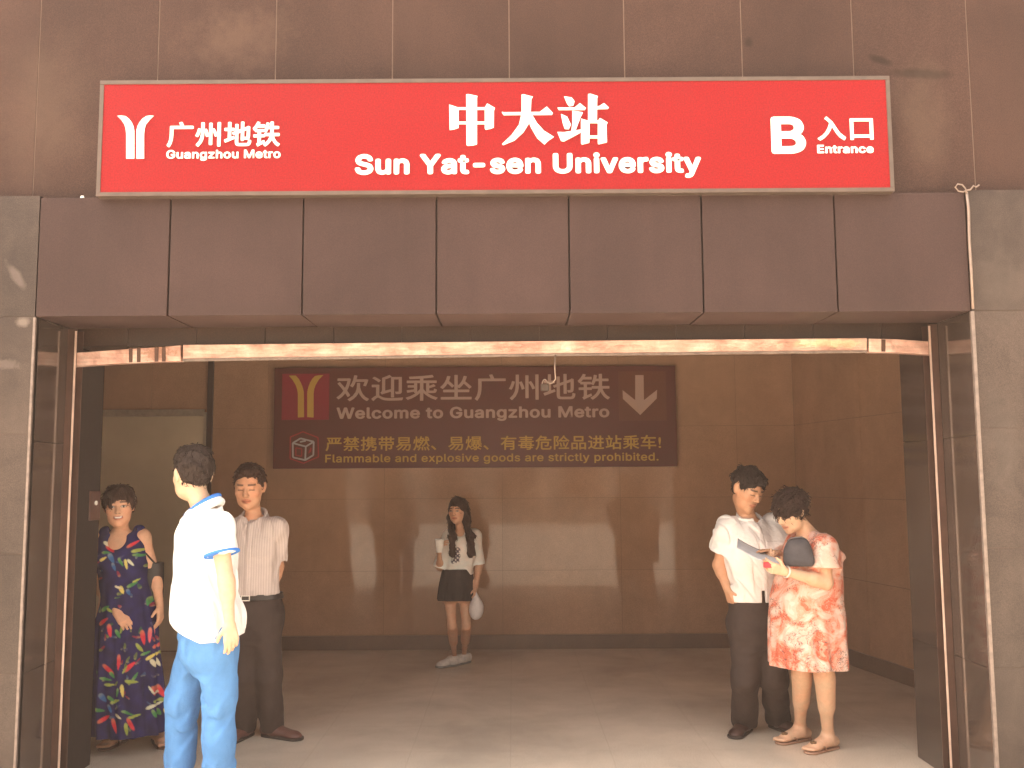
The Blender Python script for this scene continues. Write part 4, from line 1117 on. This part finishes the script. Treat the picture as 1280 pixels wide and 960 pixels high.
# ============ tall man in white polo and bright blue trousers
Y2 = 5.12
T2 = thing("person", FLOOR(252, 978), "tall man in white polo shirt and bright blue trousers with his head turned away", "person")
h2 = Head(P3(241, 593, Y2 + .02), math.radians(-140), .02, 0, 1.19)
f2 = Fig(fem=False, W=1.0, D=1.05, q=.95, ql=1.02, nq=1.05, pv=P3(260, 792, Y2), nb=P3(257, 636, Y2 + .01), cy=math.radians(-98), py=math.radians(-92),
         sl=P3(272, 660, Y2 - .19), sr=P3(258, 656, Y2 + .19), el=P3(283, 727, Y2 - .24), er=P3(254, 720, Y2 + .20), wl=P3(287, 780, Y2 - .25), wr=P3(246, 752, Y2 + .10),
         hl=P3(268, 800, Y2 - .07), hr=P3(250, 800, Y2 + .08), kl=P3(275, 876, Y2 - .06), kr=P3(228, 873, Y2 + .08), al=P3(274, 956, Y2 - .04), ar=P3(224, 953, Y2 + .08))
f2.al[2] = .09; f2.ar[2] = .09
body(T2, f2, h2, SK2, [hand_prims(f2.wl, P3(291, 815, Y2 - .27) - f2.wl, (-.5, .75, 0), (-1, -.3, 0), .5, 1.0), hand_prims(f2.wr, (-.5, -.2, -1), (.5, .5, 0), (-.8, .2, 0), .4)])
crop(h2, M_hblack, T2, front=(.080, .062), slope=(.66, -.75), nape=-.052, grow=(.0820, .107, .099), amp=.004, seed=9)
M_polo = cloth("white_pique", (.82, .82, .80), .9, .03, 9, .22, 22)
M_blue = cloth("blue_jersey_band", (.05, .20, .62), .85, .06)
shirt = f2.torso(.019, .022)
zb = P3(0, 796, Y2)[2]
rows = [r for r in shirt if r[0] > P3(0, 770, Y2)[2]]
for y, xa, xb, d in ((770, 219, 300, .215), (800, 220, 299, .225)):
    rows.append((P3(0, y, Y2)[2], P3((xa + xb) / 2, y, Y2)[0], Y2, d, abs(P3(xb, y, Y2)[0] - P3(xa, y, Y2)[0]) / 2, math.radians(-92)))
pol = [Loft(rows, .03, n=2.1)] + f2.sleeve('l', .50, .074, .076) + f2.sleeve('r', .50, .074, .076)
neck2 = [Cap(np.array(f2.nb) + [.01, 0, -.02], h2.p(0, -.02, -.05), .066, .075, .0, op='-')]
hem2 = [lambda X, Y, Z: (float(P3(262, 796, Y2)[2]) + np.clip((float(P3(268, 796, Y2)[0]) - X) * .42, -.0, .2) ** 1.0 + np.clip((X - float(P3(285, 796, Y2)[0])) * .12, 0, .1) - Z) * .9 + 0 * Y]
sculpt("polo_shirt", pol + neck2, M_polo, T2, .005, .004, both(wrinkle(21, .006, (13, 13, 6)), wrinkle(22, .004, (28, 28, 14), 1.2)), hem2)
# collar with its blue band, cuff bands
nb2 = np.array(f2.nb); fw, lf = facing(f2.cy), leftof(f2.cy)
def collar_pts(r, ry, dz0, dz1, n=26, gap=.35):
    out = []
    for t in np.linspace(gap, 2 * math.pi - gap, n):
        g = (1 + math.cos(t)) / 2
        out.append(nb2 + fw * (math.cos(t) * ry + .018) + lf * math.sin(t) * r + np.array([0, 0, dz0 * (1 - g) + dz1 * g]))
    return out
cw = sculpt("collar", ring(collar_pts(.082, .096, .040, -.075), .020, .006) + ring(collar_pts(.074, .086, .055, -.058), .014, .006), M_polo, T2, .0042)
sculpt("collar_band", ring(collar_pts(.0755, .086, .072, -.044), .0115, .004), M_blue, cw, .0035)
def band(fig, side, frac, r, mat, parent, name, w=.012):
    S, E = np.array(fig.__dict__['s' + side]), np.array(fig.__dict__['e' + side]); d = unit(E - S); c = S + (E - S) * frac
    a = Cap(c - d * .03, c + d * .001, r, r, 0, cut=True)
    return sculpt(name, [a], mat, parent, .0035, 0, None, [plane(c - d * w, -d)])
band(f2, 'l', .50, .0895, M_blue, T2, "sleeve_band"); band(f2, 'r', .50, .0895, M_blue, T2, "sleeve_band")
M_trk = cloth("bright_blue_trousers", (.095, .25, .52), .8, .10, 10, .3, 26)
def trousers(fig, mat, parent, r0, r1, r2, hemz, wst, ex=None, k=.035, name="trousers", cuff=None, vox=.005, belly=0.0):
    pr = []
    for s_ in 'lr':
        H, K, A = (np.array(fig.__dict__[n + s_]) for n in 'hka')
        pr += [Cap(H, K, r0, r1, k), Cap(K, A + [0, 0, -.02], r1, r2, k)]
    rows_ = [r for r in fig.torso(.010) if r[0] < wst + .22]; r_ = min(rows_); pr += [Loft([(r_[0] - .05, r_[1], r_[2], r_[3] * .7, r_[4] * .7, r_[5])] + rows_, .07)]
    return sculpt(name, pr, mat, parent, vox, .003, ex, [plane((0, 0, hemz), (0, 0, -1)), plane((0, 0, wst), (0, 0, 1))])
def tube_folds(seed, amp):
    w1, w2 = wrinkle(seed, amp, (14, 14, 26)), wrinkle(seed + 1, amp * .25, (8, 8, 60))
    return lambda X, Y, Z: w1(X, Y, Z) + w2(X, Y, Z)
tq = trousers(f2, M_trk, T2, .102, .082, .070, .085, P3(0, 770, Y2)[2], lambda X, Y, Z: wrinkle(31, .0055, (11, 11, 11))(X, Y, Z) + wrinkle(33, .0045, (26, 26, 30), 1.2)(X, Y, Z))
for s_, c_ in (('l', f2.al), ('r', f2.ar)):
    sculpt("ankle_cuff", [Cap(c_ + [0, 0, .045], c_ + [0, 0, -.03], .070, .062, .0)], M_trk, tq, .0042, 0, wrinkle(4, .003, (60, 60, 5)), [plane(c_ + [0, 0, -.035], (0, 0, -1)), plane(c_ + [0, 0, .02], (0, 0, 1))])
M_wshoe = simple("white_trainers", (.70, .68, .64), .6); M_sole = simple("grey_rubber_sole", (.25, .24, .22), .8)
shoe(f2.al, math.radians(-85), M_wshoe, T2, .28, M_sole); shoe(f2.ar, math.radians(-95), M_wshoe, T2, .28, M_sole)

# ============ man in pale striped shirt behind him
Y3 = 6.25
T3 = thing("person", FLOOR(322, 926), "man in pale striped short-sleeved shirt and dark belted trousers looking down", "person")
h3 = Head(P3(312, 609, Y3 - .03), .02, .20, 0, 1.15)
f3 = Fig(fem=False, W=.93, D=.95, q=.92, ql=.95, nq=.95, pv=P3(319, 764, Y3), nb=P3(318, 646, Y3 + .02), cy=.02, py=.05,
         sr=P3(292, 662, Y3), sl=P3(343, 660, Y3), er=P3(284, 708, Y3 + .05), el=P3(347, 708, Y3 + .05), wr=P3(290, 748, Y3 - .04), wl=P3(340, 742, Y3 - .02),
         hr=P3(308, 772, Y3), hl=P3(331, 772, Y3), kr=P3(305, 846, Y3 - .02), kl=P3(335, 846, Y3 - .02))
ga, gb = FLOOR(306, 921), FLOOR(340, 921); f3.ar = np.array([ga.x, ga.y, .09]); f3.al = np.array([gb.x, gb.y, .09])
body(T3, f3, h3, SK3, [hand_prims(f3.wr, (.1, -.1, -1), (.8, .2, 0), (.1, -1, 0), .5), hand_prims(f3.wl, (-.15, -.15, -1), (-.9, .2, 0), (0, -1, 0), .3)], (), 'down')
crop(h3, M_hbrown, T3, front=(.073, .080), slope=(.80, -.60), nape=-.05, grow=(.083, .106, .100), amp=.005, seed=14)
m, n, l, b = new_mat("pale_striped_cotton"); nt = m.node_tree; v = coords(nt)
wv = N(n, "ShaderNodeTexWave"); wv.wave_type = 'BANDS'; wv.bands_direction = 'X'; wv.inputs["Scale"].default_value = 21; wv.inputs["Distortion"].default_value = .6; l.new(v, wv.inputs["Vector"])
c = ramp(nt, wv.outputs["Fac"], [(.30, (.50, .41, .375)), (.6, (.58, .49, .45))]); l.new(mix(nt, c, ramp(nt, noise(nt, v, 12), [(.3, .92), (.7, 1.04)]), 1.0, 'MULTIPLY'), b.inputs["Base Color"])
b.inputs["Roughness"].default_value = .85; b.inputs["Specular IOR Level"].default_value = .2; bump(nt, b, noise(nt, v, 30, 4), .25, .01); M_str = m
def placket(fig, head=None, amp=.004, w=.014, yaw=None):
    nb = np.array(fig.nb); lf_ = leftof(fig.cy); fw_ = facing(fig.cy)
    def fn(X, Y, Z):
        u = (X - nb[0]) * lf_[0] + (Y - nb[1]) * lf_[1]; v_ = (X - nb[0]) * fw_[0] + (Y - nb[1]) * fw_[1]
        pk = (np.abs(u - .075) < .05) & (np.abs(Z - (nb[2] - .19)) < .06)
        return -amp * ((np.abs(u) < w) & (v_ > .02)) - .0035 * (pk & (v_ > .02))
    return fn
def vneck(fig, w=.055, dp=.10, up=.10):
    nb = np.array(fig.nb); fw_ = facing(fig.cy)
    return [Cap(nb + [0, 0, -.03], nb + [0, 0, up], .062, .085, .005, op='-'), Cap(nb + fw_ * .065 + [0, 0, .03], nb + fw_ * .165 + [0, 0, -dp], w + .012, .008, .005, op='-')]
def shirt_collar(fig, mat, parent, r=.075, ry=.085, dz=.05, fall=-.060):
    nb = np.array(fig.nb); fw_, lf_ = facing(fig.cy), leftof(fig.cy); A_, B_ = [], []
    for t in np.linspace(.46, 2 * math.pi - .46, 24):
        g = ((1 + math.cos(t)) / 2) ** 1.5
        A_.append(nb + fw_ * (math.cos(t) * ry + .012) + lf_ * math.sin(t) * r + np.array([0, 0, dz * (1 - g) + fall * g]))
        B_.append(nb + fw_ * (math.cos(t) * ry * 1.12 + .016) + lf_ * math.sin(t) * r * 1.17 + np.array([0, 0, (dz - .028) * (1 - g) + (fall - .045) * g]))
    return sculpt("collar", ring(A_, .0085, .006) + ring(B_, .0085, .012) + [Cap(a, b_, .008, .008, .008) for a, b_ in zip(A_, B_)], mat, parent, .004)
st = sculpt("shirt", [Loft([r for r in f3.torso(.016, .012)], .03)] + f3.sleeve('l', .86, .070, .064) + f3.sleeve('r', .86, .070, .064) + vneck(f3, .038, .09), M_str, T3, .0048, .003,
            both(wrinkle(41, .007, (15, 15, 8)), wrinkle(42, .004, (32, 32, 20), 1.2), placket(f3)), [plane(P3(0, 744, Y3), (0, 0, -1))])
shirt_collar(f3, M_str, st)
M_dtr = cloth("dark_trousers", (.046, .031, .026), .8, .15, 8, .25, 20)
t3 = trousers(f3, M_dtr, T3, .100, .082, .074, .035, P3(0, 744, Y3)[2] + .006, tube_folds(51, .004))
wz = P3(0, 744, Y3)[2]; rw = [r for r in f3.torso(.016)]
blt = sculpt("belt", [Loft(rw, .0)], simple("black_belt", (.018, .013, .012), .35), T3, .0042, .010, None, [plane((0, 0, wz + .006), (0, 0, 1)), plane((0, 0, wz - .030), (0, 0, -1))])
bq = P3(314, 748, Y3); yb_ = Y3 - .93 * .0 - (.112 * .95 + .016 + .014)
mb = MB()
for (a_, b2, c_, d_) in ((-.028, .028, .012, .017), (-.028, .028, -.017, -.012), (-.028, -.023, -.012, .012), (.023, .028, -.012, .012)):
    mb.box(bq[0] + a_, bq[0] + b2, yb_ - .005, yb_ + .004, wz - .013 + c_, wz - .013 + d_)
mb.build("buckle", simple("steel_buckle", (.6, .55, .5), .3, .9), blt, bevel=.001)
M_bshoe = simple("dark_brown_leather", (.055, .028, .022), .4); M_rshoe = simple("reddish_brown_leather", (.13, .055, .042), .45)
shoe(f3.ar, -.3, M_rshoe, T3, .27, M_shoe); shoe(f3.al, 1.15, M_rshoe, T3, .27, M_shoe)

# ============ girl standing at the back of the hall
Y4 = 8.38
T4 = thing("person", FLOOR(570, 834), "girl with long dark hair, white top and dark shorts standing near the back wall", "person")
h4 = Head(P3(572, 638, Y4 - .02), -.35, .10, 0, .93, True)
f4 = Fig(fem=True, W=.86, D=.90, q=.72, ql=.64, nq=.80, pv=P3(571, 737, Y4), nb=P3(577, 664, Y4 + .01), cy=-.15, py=-.15,
         sr=P3(561, 671, Y4 - .03), sl=P3(593, 670, Y4 + .02), er=P3(550, 709, Y4 - .02), el=P3(599, 706, Y4 + .03), wr=P3(549, 692, Y4 - .19), wl=P3(595, 733, Y4 - .04),
         hr=P3(562, 743, Y4), hl=P3(581, 743, Y4), kr=P3(565, 783, Y4 - .01), kl=P3(583, 783, Y4 - .01))
ga, gb = FLOOR(568, 831), FLOOR(580, 829); f4.ar = np.array([ga.x, ga.y, .085]); f4.al = np.array([gb.x, gb.y, .085])
body(T4, f4, h4, SK4, [hand_prims(f4.wr, P3(554, 676, Y4 - .20) - f4.wr, (.9, .3, 0), (.2, .8, 0), .5, .88), hand_prims(f4.wl, (-.12, -.1, -1), (-.9, .2, 0), (0, -1, 0), .75, .88)], ())
lock = lambda pts, r: [Cap(a, b_, r, r * .92, .02, ((0, 1, 0), .6)) for a, b_ in zip(pts, pts[1:])]
hp = h4.p
mop(h4, M_hbrown, T4, (.088, .104, .094), face=((0, .100, -.045), (.052, .070, .092)), nape=-.42, amp=.004, seed=8, tilt=0,
    extra_prims=lock([hp(-.055, -.01, .02), hp(-.066, .005, -.07), P3(565, 672, Y4 - .13), P3(566, 692, Y4 - .14)], .030) + lock([hp(.06, -.01, .02), hp(.07, 0, -.07), P3(587, 672, Y4 - .12), P3(590, 692, Y4 - .13)], .036)
    + [Cap(hp(0, -.07, 0), np.array(f4.nb) + [0, .10, -.20], .075, .085, .03, ((0, 1, 0), .55))])
M_wt = cloth("white_jersey_top", (.72, .70, .66), .9, .06, 10, .2, 30)
def top4(V):
    C = np.tile(np.array((.72, .69, .65)), (len(V), 1))
    for (x, y, r) in ((566, 684, 5), (572, 688, 4), (568, 693, 5), (571, 700, 4), (566, 702, 3), (573, 695, 3)):
        q = U(x, y, Y4 - .12); m = np.clip((1 - np.hypot(V[:, 0] - q.x, (V[:, 2] - q.z) * .9) / (r / 144)) * 3, 0, 1)[:, None] * (V[:, 1:2] < Y4) * (.5 + .5 * np.sign(np.sin(V[:, :1] * 190) * np.sin(V[:, 2:3] * 170) + .35))
        C = C * (1 - m) + np.array((.09, .075, .10)) * m
    return C
sculpt("top", [Loft(f4.torso(.014), .03)] + f4.sleeve('r', 1.0, .052, .058) + f4.sleeve('l', 1.0, .052, .060) + [Cap(np.array(f4.nb) + [0, 0, -.01], np.array(f4.nb) + [0, 0, .09], .062, .08, .005, op='-'), Ell(np.array(f4.nb) + facing(-.15) * .09, (.055, .06, .05), None, .01, '-')],
       col_mat("white_printed_jersey", .9, .2, var=.08, bmp=.2), T4, .0048, .003, wrinkle(61, .005, (16, 16, 9)), [plane(P3(0, 721, Y4), (0, 0, -1))], top4)
rows = [(P3(0, y, Y4)[2], P3((xa + xb) / 2, y, Y4)[0], Y4, (P3(xb, y, Y4)[0] - P3(xa, y, Y4)[0]) / 2, d, -.1) for y, xa, xb, d in ((714, 553, 590, .11), (735, 549, 593, .135), (753, 547, 593, .14))]
sculpt("shorts", [Loft(rows, .02, folds=(7, .008, 2.0, P3(0, 715, Y4)[2]))], cloth("dark_shorts_cloth", (.035, .026, .024), .8), T4, .0048, .0, wrinkle(62, .003))
M_wsh = simple("dirty_white_canvas", (.60, .56, .50), .8, var=.2, scale=25)
shoe(f4.ar, -.78, M_wsh, T4, .245, M_sole, "sneaker", .08); shoe(f4.al, -.68, M_wsh, T4, .245, M_sole, "sneaker", .08)
# what she holds
q = P3(549.5, 683, Y4 - .23)
PH = thing("drink_cup", q - np.array([0, 0, .05]), "white paper cup held up to the mouth of the girl at the back", "cup")
MB().tube([q + [0, 0, -.05], q + [0, 0, .05], q + [0, 0, .052], q + [0, 0, .056]], [.027, .037, .039, .039], 18).build("cup_body", simple("white_paper", (.75, .72, .68), .6), PH)
MB().tube([q + [0, 0, .0565], q + [0, 0, .062]], [.040, .037], 18).build("lid", simple("white_lid", (.8, .78, .74), .4), PH)
q = P3(596.5, 757, Y4 - .06)
sb = sculpt("plastic_bag", [Ell(q + [0, 0, -.035], (.055, .045, .075), None, .02), Cap(q + [0, 0, .0], q + [-.01, 0, .115], .04, .010, .03)], simple("white_plastic_film", (.62, .57, .56), .3, var=.12), None, .0048, 0, wrinkle(71, .009, (40, 40, 25)), org=tuple(q - np.array([0, 0, .11])))
tag(sb, "small white plastic bag hanging from the left hand of the girl at the back", "bag")

# ============ young man in white shirt
Y5 = 6.16
T5 = thing("person", FLOOR(944, 920), "young man in white short-sleeved shirt and dark trousers reading a paper", "person")
h5 = Head(P3(934, 612, Y5 - .05), math.radians(32), .46, -.10, 1.10)
f5 = Fig(fem=False, W=1.0, D=1.0, q=.95, ql=.95, nq=.98, pv=P3(946, 772, Y5), nb=P3(937, 650, Y5 + .01), cy=.30, py=.2,
         sr=P3(910, 661, Y5 - .02), sl=P3(966, 657, Y5 + .06), er=P3(899, 706, Y5 + .02), el=P3(985, 708, Y5 - .12), wr=P3(909, 736, Y5 - .05), wl=P3(973, 692, Y5 - .34),
         hr=P3(934, 780, Y5), hl=P3(962, 780, Y5), kr=P3(931, 845, Y5 - .02), kl=P3(967, 845, Y5 + .02))
ga, gb = FLOOR(931, 914), FLOOR(973, 911); f5.ar = np.array([ga.x, ga.y, .09]); f5.al = np.array([gb.x, gb.y, .09])
body(T5, f5, h5, SK5, [hand_prims(f5.wr, P3(916, 757, Y5 - .07) - f5.wr, (.8, .3, .1), (.2, -1, 0), 1.15, .98), hand_prims(f5.wl, P3(943, 684, Y5 - .40) - f5.wl, (-.1, -.1, -1), (.0, -.8, .3), .22, .98)], (), 'down')
crop(h5, M_hblack, T5, front=(.082, .066), slope=(.80, -.60), nape=-.045, grow=(.085, .107, .103), amp=.006, seed=24)
M_ws = cloth("white_shirt_cotton", (.74, .70, .67), .88, .04, 8, .3, 26)
cl5 = [plane(P3(0, 756, Y5), (0, 0, -1))]
nb5 = np.array(f5.nb)
rows = [r for r in f5.torso(.020, .01)]
s5 = sculpt("shirt", [Loft(rows, .03)] + f5.sleeve('r', .62, .076, .082) + f5.sleeve('l', .62, .076, .080) + vneck(f5, .034, .085), M_ws, T5, .0048, .004,
            both(wrinkle(81, .008, (14, 14, 8)), wrinkle(82, .0045, (32, 32, 20), 1.2), placket(f5)), cl5 + [lambda X, Y, Z: np.minimum(.02, .5 * (.012 - np.abs((X - P3(948, 750, Y5)[0]))) + 0 * Y - .0 + np.where(Z > P3(0, 741, Y5)[2], -1, 0) + np.where(Y > Y5, -1, 0))])
shirt_collar(f5, M_ws, s5)
trousers(f5, M_dtr, T5, .100, .082, .080, .03, P3(0, 735, Y5)[2], tube_folds(91, .004))
shoe(f5.ar, -.55, M_bshoe, T5, .27, M_shoe); shoe(f5.al, .45, M_bshoe, T5, .27, M_shoe)

# ============ woman in coral flowered dress
Y6 = 5.86
T6 = thing("person", FLOOR(1010, 936), "curly-haired woman in coral flowered dress and flip-flops bending over a paper", "person")
h6 = Head(P3(988, 640, Y6 - .03), math.radians(-62), .42, .05, 1.0, True)
f6 = Fig(fem=True, W=1.06, D=1.25, q=.98, ql=.98, nq=.95, pv=P3(1010, 775, Y6), nb=P3(1013, 667, Y6 + .02), cy=math.radians(-60), py=math.radians(-55),
         sl=P3(1029, 684, Y6 - .12), sr=P3(1000, 676, Y6 + .15), el=P3(1032, 728, Y6 - .17), er=P3(985, 722, Y6 + .16), wl=P3(980, 714, Y6 - .27), wr=P3(972, 702, Y6 - .02),
         hl=P3(1024, 780, Y6 - .06), hr=P3(1002, 780, Y6 + .07), kl=P3(1030, 842, Y6 - .07), kr=P3(1002, 842, Y6 + .06))
ga, gb = FLOOR(1037, 938), FLOOR(1002, 927); f6.al = np.array([ga.x, ga.y + .02, .09]); f6.ar = np.array([gb.x, gb.y + .02, .09])
body(T6, f6, h6, SK6, [hand_prims(f6.wl, P3(958, 708, Y6 - .31) - f6.wl, (.1, .9, .4), (-.1, -.4, 1), .55, .92), hand_prims(f6.wr, P3(955, 694, Y6 - .14) - f6.wr, (0, -.2, .9), (-.2, -.8, .2), .5, .92)],
     [foot_prims(f6.al, math.radians(-58), .235, z0=.016), foot_prims(f6.ar, math.radians(-62), .235, z0=.016)], 'down')
mop(h6, M_hcurl, T6, (.098, .112, .098), c=(0, -.022, .036), face=((0, .112, -.062), (.070, .078, .092)), nape=-.060, amp=.010, seed=15, freq=75, tilt=.55, long=.030, curl=1.0)
m, n, l, b = new_mat("coral_floral_chiffon"); nt = m.node_tree; v = coords(nt)
n1 = noise(nt, v, 7.5, 3, .5, 1.6); n2 = noise(nt, coords(nt, (1, 1, 1.3)), 11, 4, .6, 2.2); n3 = noise(nt, v, 5, 2, .5, .8)
c = ramp(nt, n1, [(.40, (.60, .13, .07)), (.425, (.66, .25, .16)), (.49, (.68, .31, .22)), (.51, (.70, .40, .31)), (.60, (.70, .44, .35)), (.62, (.72, .53, .44))])
ln = math_(nt, 'ABSOLUTE', math_(nt, 'SUBTRACT', n2, .5)); mr = N(n, "ShaderNodeMapRange"); mr.inputs["From Min"].default_value = .020; mr.inputs["From Max"].default_value = .010; l.new(ln, mr.inputs["Value"])
gate = N(n, "ShaderNodeMapRange"); gate.inputs["From Min"].default_value = .48; gate.inputs["From Max"].default_value = .52; l.new(n3, gate.inputs["Value"])
c = mix(nt, c, (.07, .045, .05), math_(nt, 'MULTIPLY', math_(nt, 'MULTIPLY', mr.outputs["Result"], gate.outputs["Result"]), .9))
lw = math_(nt, 'ABSOLUTE', math_(nt, 'SUBTRACT', noise(nt, v, 19, 3, .6, 2.5), .5)); mw = N(n, "ShaderNodeMapRange"); mw.inputs["From Min"].default_value = .022; mw.inputs["From Max"].default_value = .008; l.new(lw, mw.inputs["Value"])
c = mix(nt, c, (.74, .52, .42), math_(nt, 'MULTIPLY', mw.outputs["Result"], .5))
l.new(c, b.inputs["Base Color"]); b.inputs["Roughness"].default_value = .8; b.inputs["Specular IOR Level"].default_value = .25; bump(nt, b, noise(nt, v, 24, 3), .25, .01); M_d6 = m
tr6 = f6.torso(.020); z6 = lambda y: P3(0, y, Y6)[2]
rows = [r for r in tr6 if r[0] > z6(735)] + [(z6(y), P3((xa + xb) / 2, y, Y6)[0], Y6, .185 + e, abs(P3(xb, y, Y6)[0] - P3(xa, y, Y6)[0]) / 2, math.radians(-70)) for y, xa, xb, e in ((752, 965, 1049, .015), (780, 963, 1053, .025), (810, 963, 1053, .03), (837, 964, 1054, .035))]
sl6, el6 = np.array(f6.sl), np.array(f6.el)
nb6 = np.array(f6.nb)
d6 = [Loft(rows, .03, folds=(8, .014, .7, z6(760)))] + f6.sleeve('l', .62, .082, .100) + f6.sleeve('r', .6, .078, .09)
d6 += [Cap(nb6 + [0, 0, -.0], h6.p(0, -.02, -.06), .072, .085, .01, op='-'), Ell(nb6 + facing(f6.cy) * .10 + [0, 0, -.01], (.075, .075, .07), None, .015, '-')]
dr6 = sculpt("dress", d6, M_d6, T6, .0048, .003, wrinkle(101, .006, (14, 14, 7)), [plane(P3(1010, 837, Y6), (-.07, 0, -1))])
# loose cape-like back panel hanging from the shoulder
cp = [Cap(sl6 + [-.02, .06, .03], P3(1056, 697, Y6 - .02), .05, .014, .03, ((0, 1, 0), 1.2)), Cap(P3(1050, 694, Y6 - .01), P3(1047, 762, Y6 + .0), .022, .030, .03, ((0, 1, 0), 1.8)), Cap(P3(1036, 690, Y6 + .05), P3(1040, 770, Y6 + .05), .04, .04, .03)]
sculpt("back_drape", cp, M_d6, dr6, .0045, 0, wrinkle(102, .009, (26, 26, 8)))
M_flip = simple("tan_flip_flop", (.34, .19, .12), .6); M_flow = simple("brown_flower", (.16, .085, .035), .7)
sandal(f6.al, math.radians(-58), T6, M_flip, .235, M_flow); sandal(f6.ar, math.radians(-62), T6, M_flip, .235, M_flow)
wt = np.array(f6.wl); dw = unit(np.array(f6.el) - wt); u1 = unit(np.cross(dw, (0, 0, 1))); u2 = np.cross(dw, u1)
sculpt("bracelet", ring([wt + dw * .018 + .031 * (u1 * math.cos(t) + u2 * math.sin(t)) for t in np.linspace(0, 6.2832, 19)], .0055, .002), simple("pale_bracelet", (.75, .70, .60), .3, .5), T6, .003)
# dark bag pressed under her arm
q = P3(997, 690, Y6 - .20)
DB = sculpt("shoulder_bag", [Ell(q + [0, .0, .0], (.085, .045, .070), None, .02), Cap(q + [-.05, 0, -.055], q + [.06, 0, -.05], .035, .035, .04), Cap(q + [-.035, 0, .05], q + [.03, 0, .055], .03, .03, .03)], simple("dark_grey_cloth", (.055, .050, .056), .8, var=.15), None, .0048, 0, wrinkle(111, .004, (25, 25, 25)), [plane(q + [0, 0, -.082], (0, 0, -1))], org=tuple(q - np.array([0, 0, .08])))
tag(DB, "dark grey bag tucked under the arm of the woman in the coral dress", "bag")
mb = MB(); mb.tube([q + [-.062, -.012, .062], q + [-.045, -.02, .082], q + [.02, -.02, .088], q + [.05, -.012, .072]], .004, 7)
mb.build('zip', simple('dull_zip', (.16, .15, .15), .4, .6), DB)
# the paper they read, and the red purse in her hand
a_, b_, c_ = P3(921, 685, Y6 - .20), P3(976, 706, Y6 - .24), P3(975, 692, Y6 - .02)
M_pap = simple("pale_paper", (.62, .60, .60), .7)
n_ = 10; mb = MB(); d_ = c_ - b_ + np.array([0, 0, 0])
top = []
for i in range(n_):
    for j in range(n_):
        s_, t_ = i / (n_ - 1), j / (n_ - 1)
        p_ = a_ + (b_ - a_) * s_ + d_ * t_ + np.array([0, 0, -.018 * math.sin(math.pi * s_) + .004 * math.sin(5 * t_)]); top.append(p_)
mb.v = [tuple(p_) for p_ in top] + [tuple(p_ - np.array([0, 0, .003])) for p_ in top]; M2_ = n_ * n_
for i in range(n_ - 1):
    for j in range(n_ - 1):
        k_ = i * n_ + j; mb.f += [(k_, k_ + 1, k_ + n_ + 1, k_ + n_), (M2_ + k_, M2_ + k_ + n_, M2_ + k_ + n_ + 1, M2_ + k_ + 1)]
for i in range(n_ - 1):
    for k0, k1 in ((i, i + 1), ((n_ - 1) * n_ + i, (n_ - 1) * n_ + i + 1), (i * n_, (i + 1) * n_), (i * n_ + n_ - 1, (i + 1) * n_ + n_ - 1)): mb.f.append((k0, k1, M2_ + k1, M2_ + k0))
mb.smooth = [True] * len(mb.f)
tag(mb.build("paper_sheet", M_pap, org=tuple((a_ + b_) / 2)), "pale sheet of paper held between the young man and the bending woman", "paper")
q = P3(960, 706, Y6 - .295)
rb = MB().box(q[0] - .026, q[0] + .020, q[1] - .012, q[1] + .012, q[2] - .018, q[2] + .018)
RB = thing("coin_purse", (q[0], q[1], q[2] - .018), "small bright red purse in the hand of the woman in the coral dress", "purse")
rb.build("purse_body", simple("red_vinyl", (.58, .02, .035), .4), RB, bevel=.008)
MB().box(q[0] - .022, q[0] + .016, q[1] - .004, q[1] + .004, q[2] + .0165, q[2] + .0215).build("clasp", simple("gold_clasp", (.6, .4, .15), .3, .9), RB, bevel=.001)

# ------------------------------------------------------------------ added haze volume, imitates lens flare veiling the darks
hm = bpy.data.materials.new("veil_haze"); hm.use_nodes = True
hn, hl_ = hm.node_tree.nodes, hm.node_tree.links; hn.clear()
ho = hn.new("ShaderNodeOutputMaterial"); hv = hn.new("ShaderNodeVolumePrincipled")
hv.inputs["Color"].default_value = (1.0, .74, .58, 1); hv.inputs["Density"].default_value = .0032
hl_.new(hv.outputs["Volume"], ho.inputs["Volume"])
hz = MB().box(-61, 61, -61, 61, -1.1, 10.2).build("haze", hm)
tag(hz, "thin added haze imitating lens veil over the street and in the hall", None, None, "stuff")
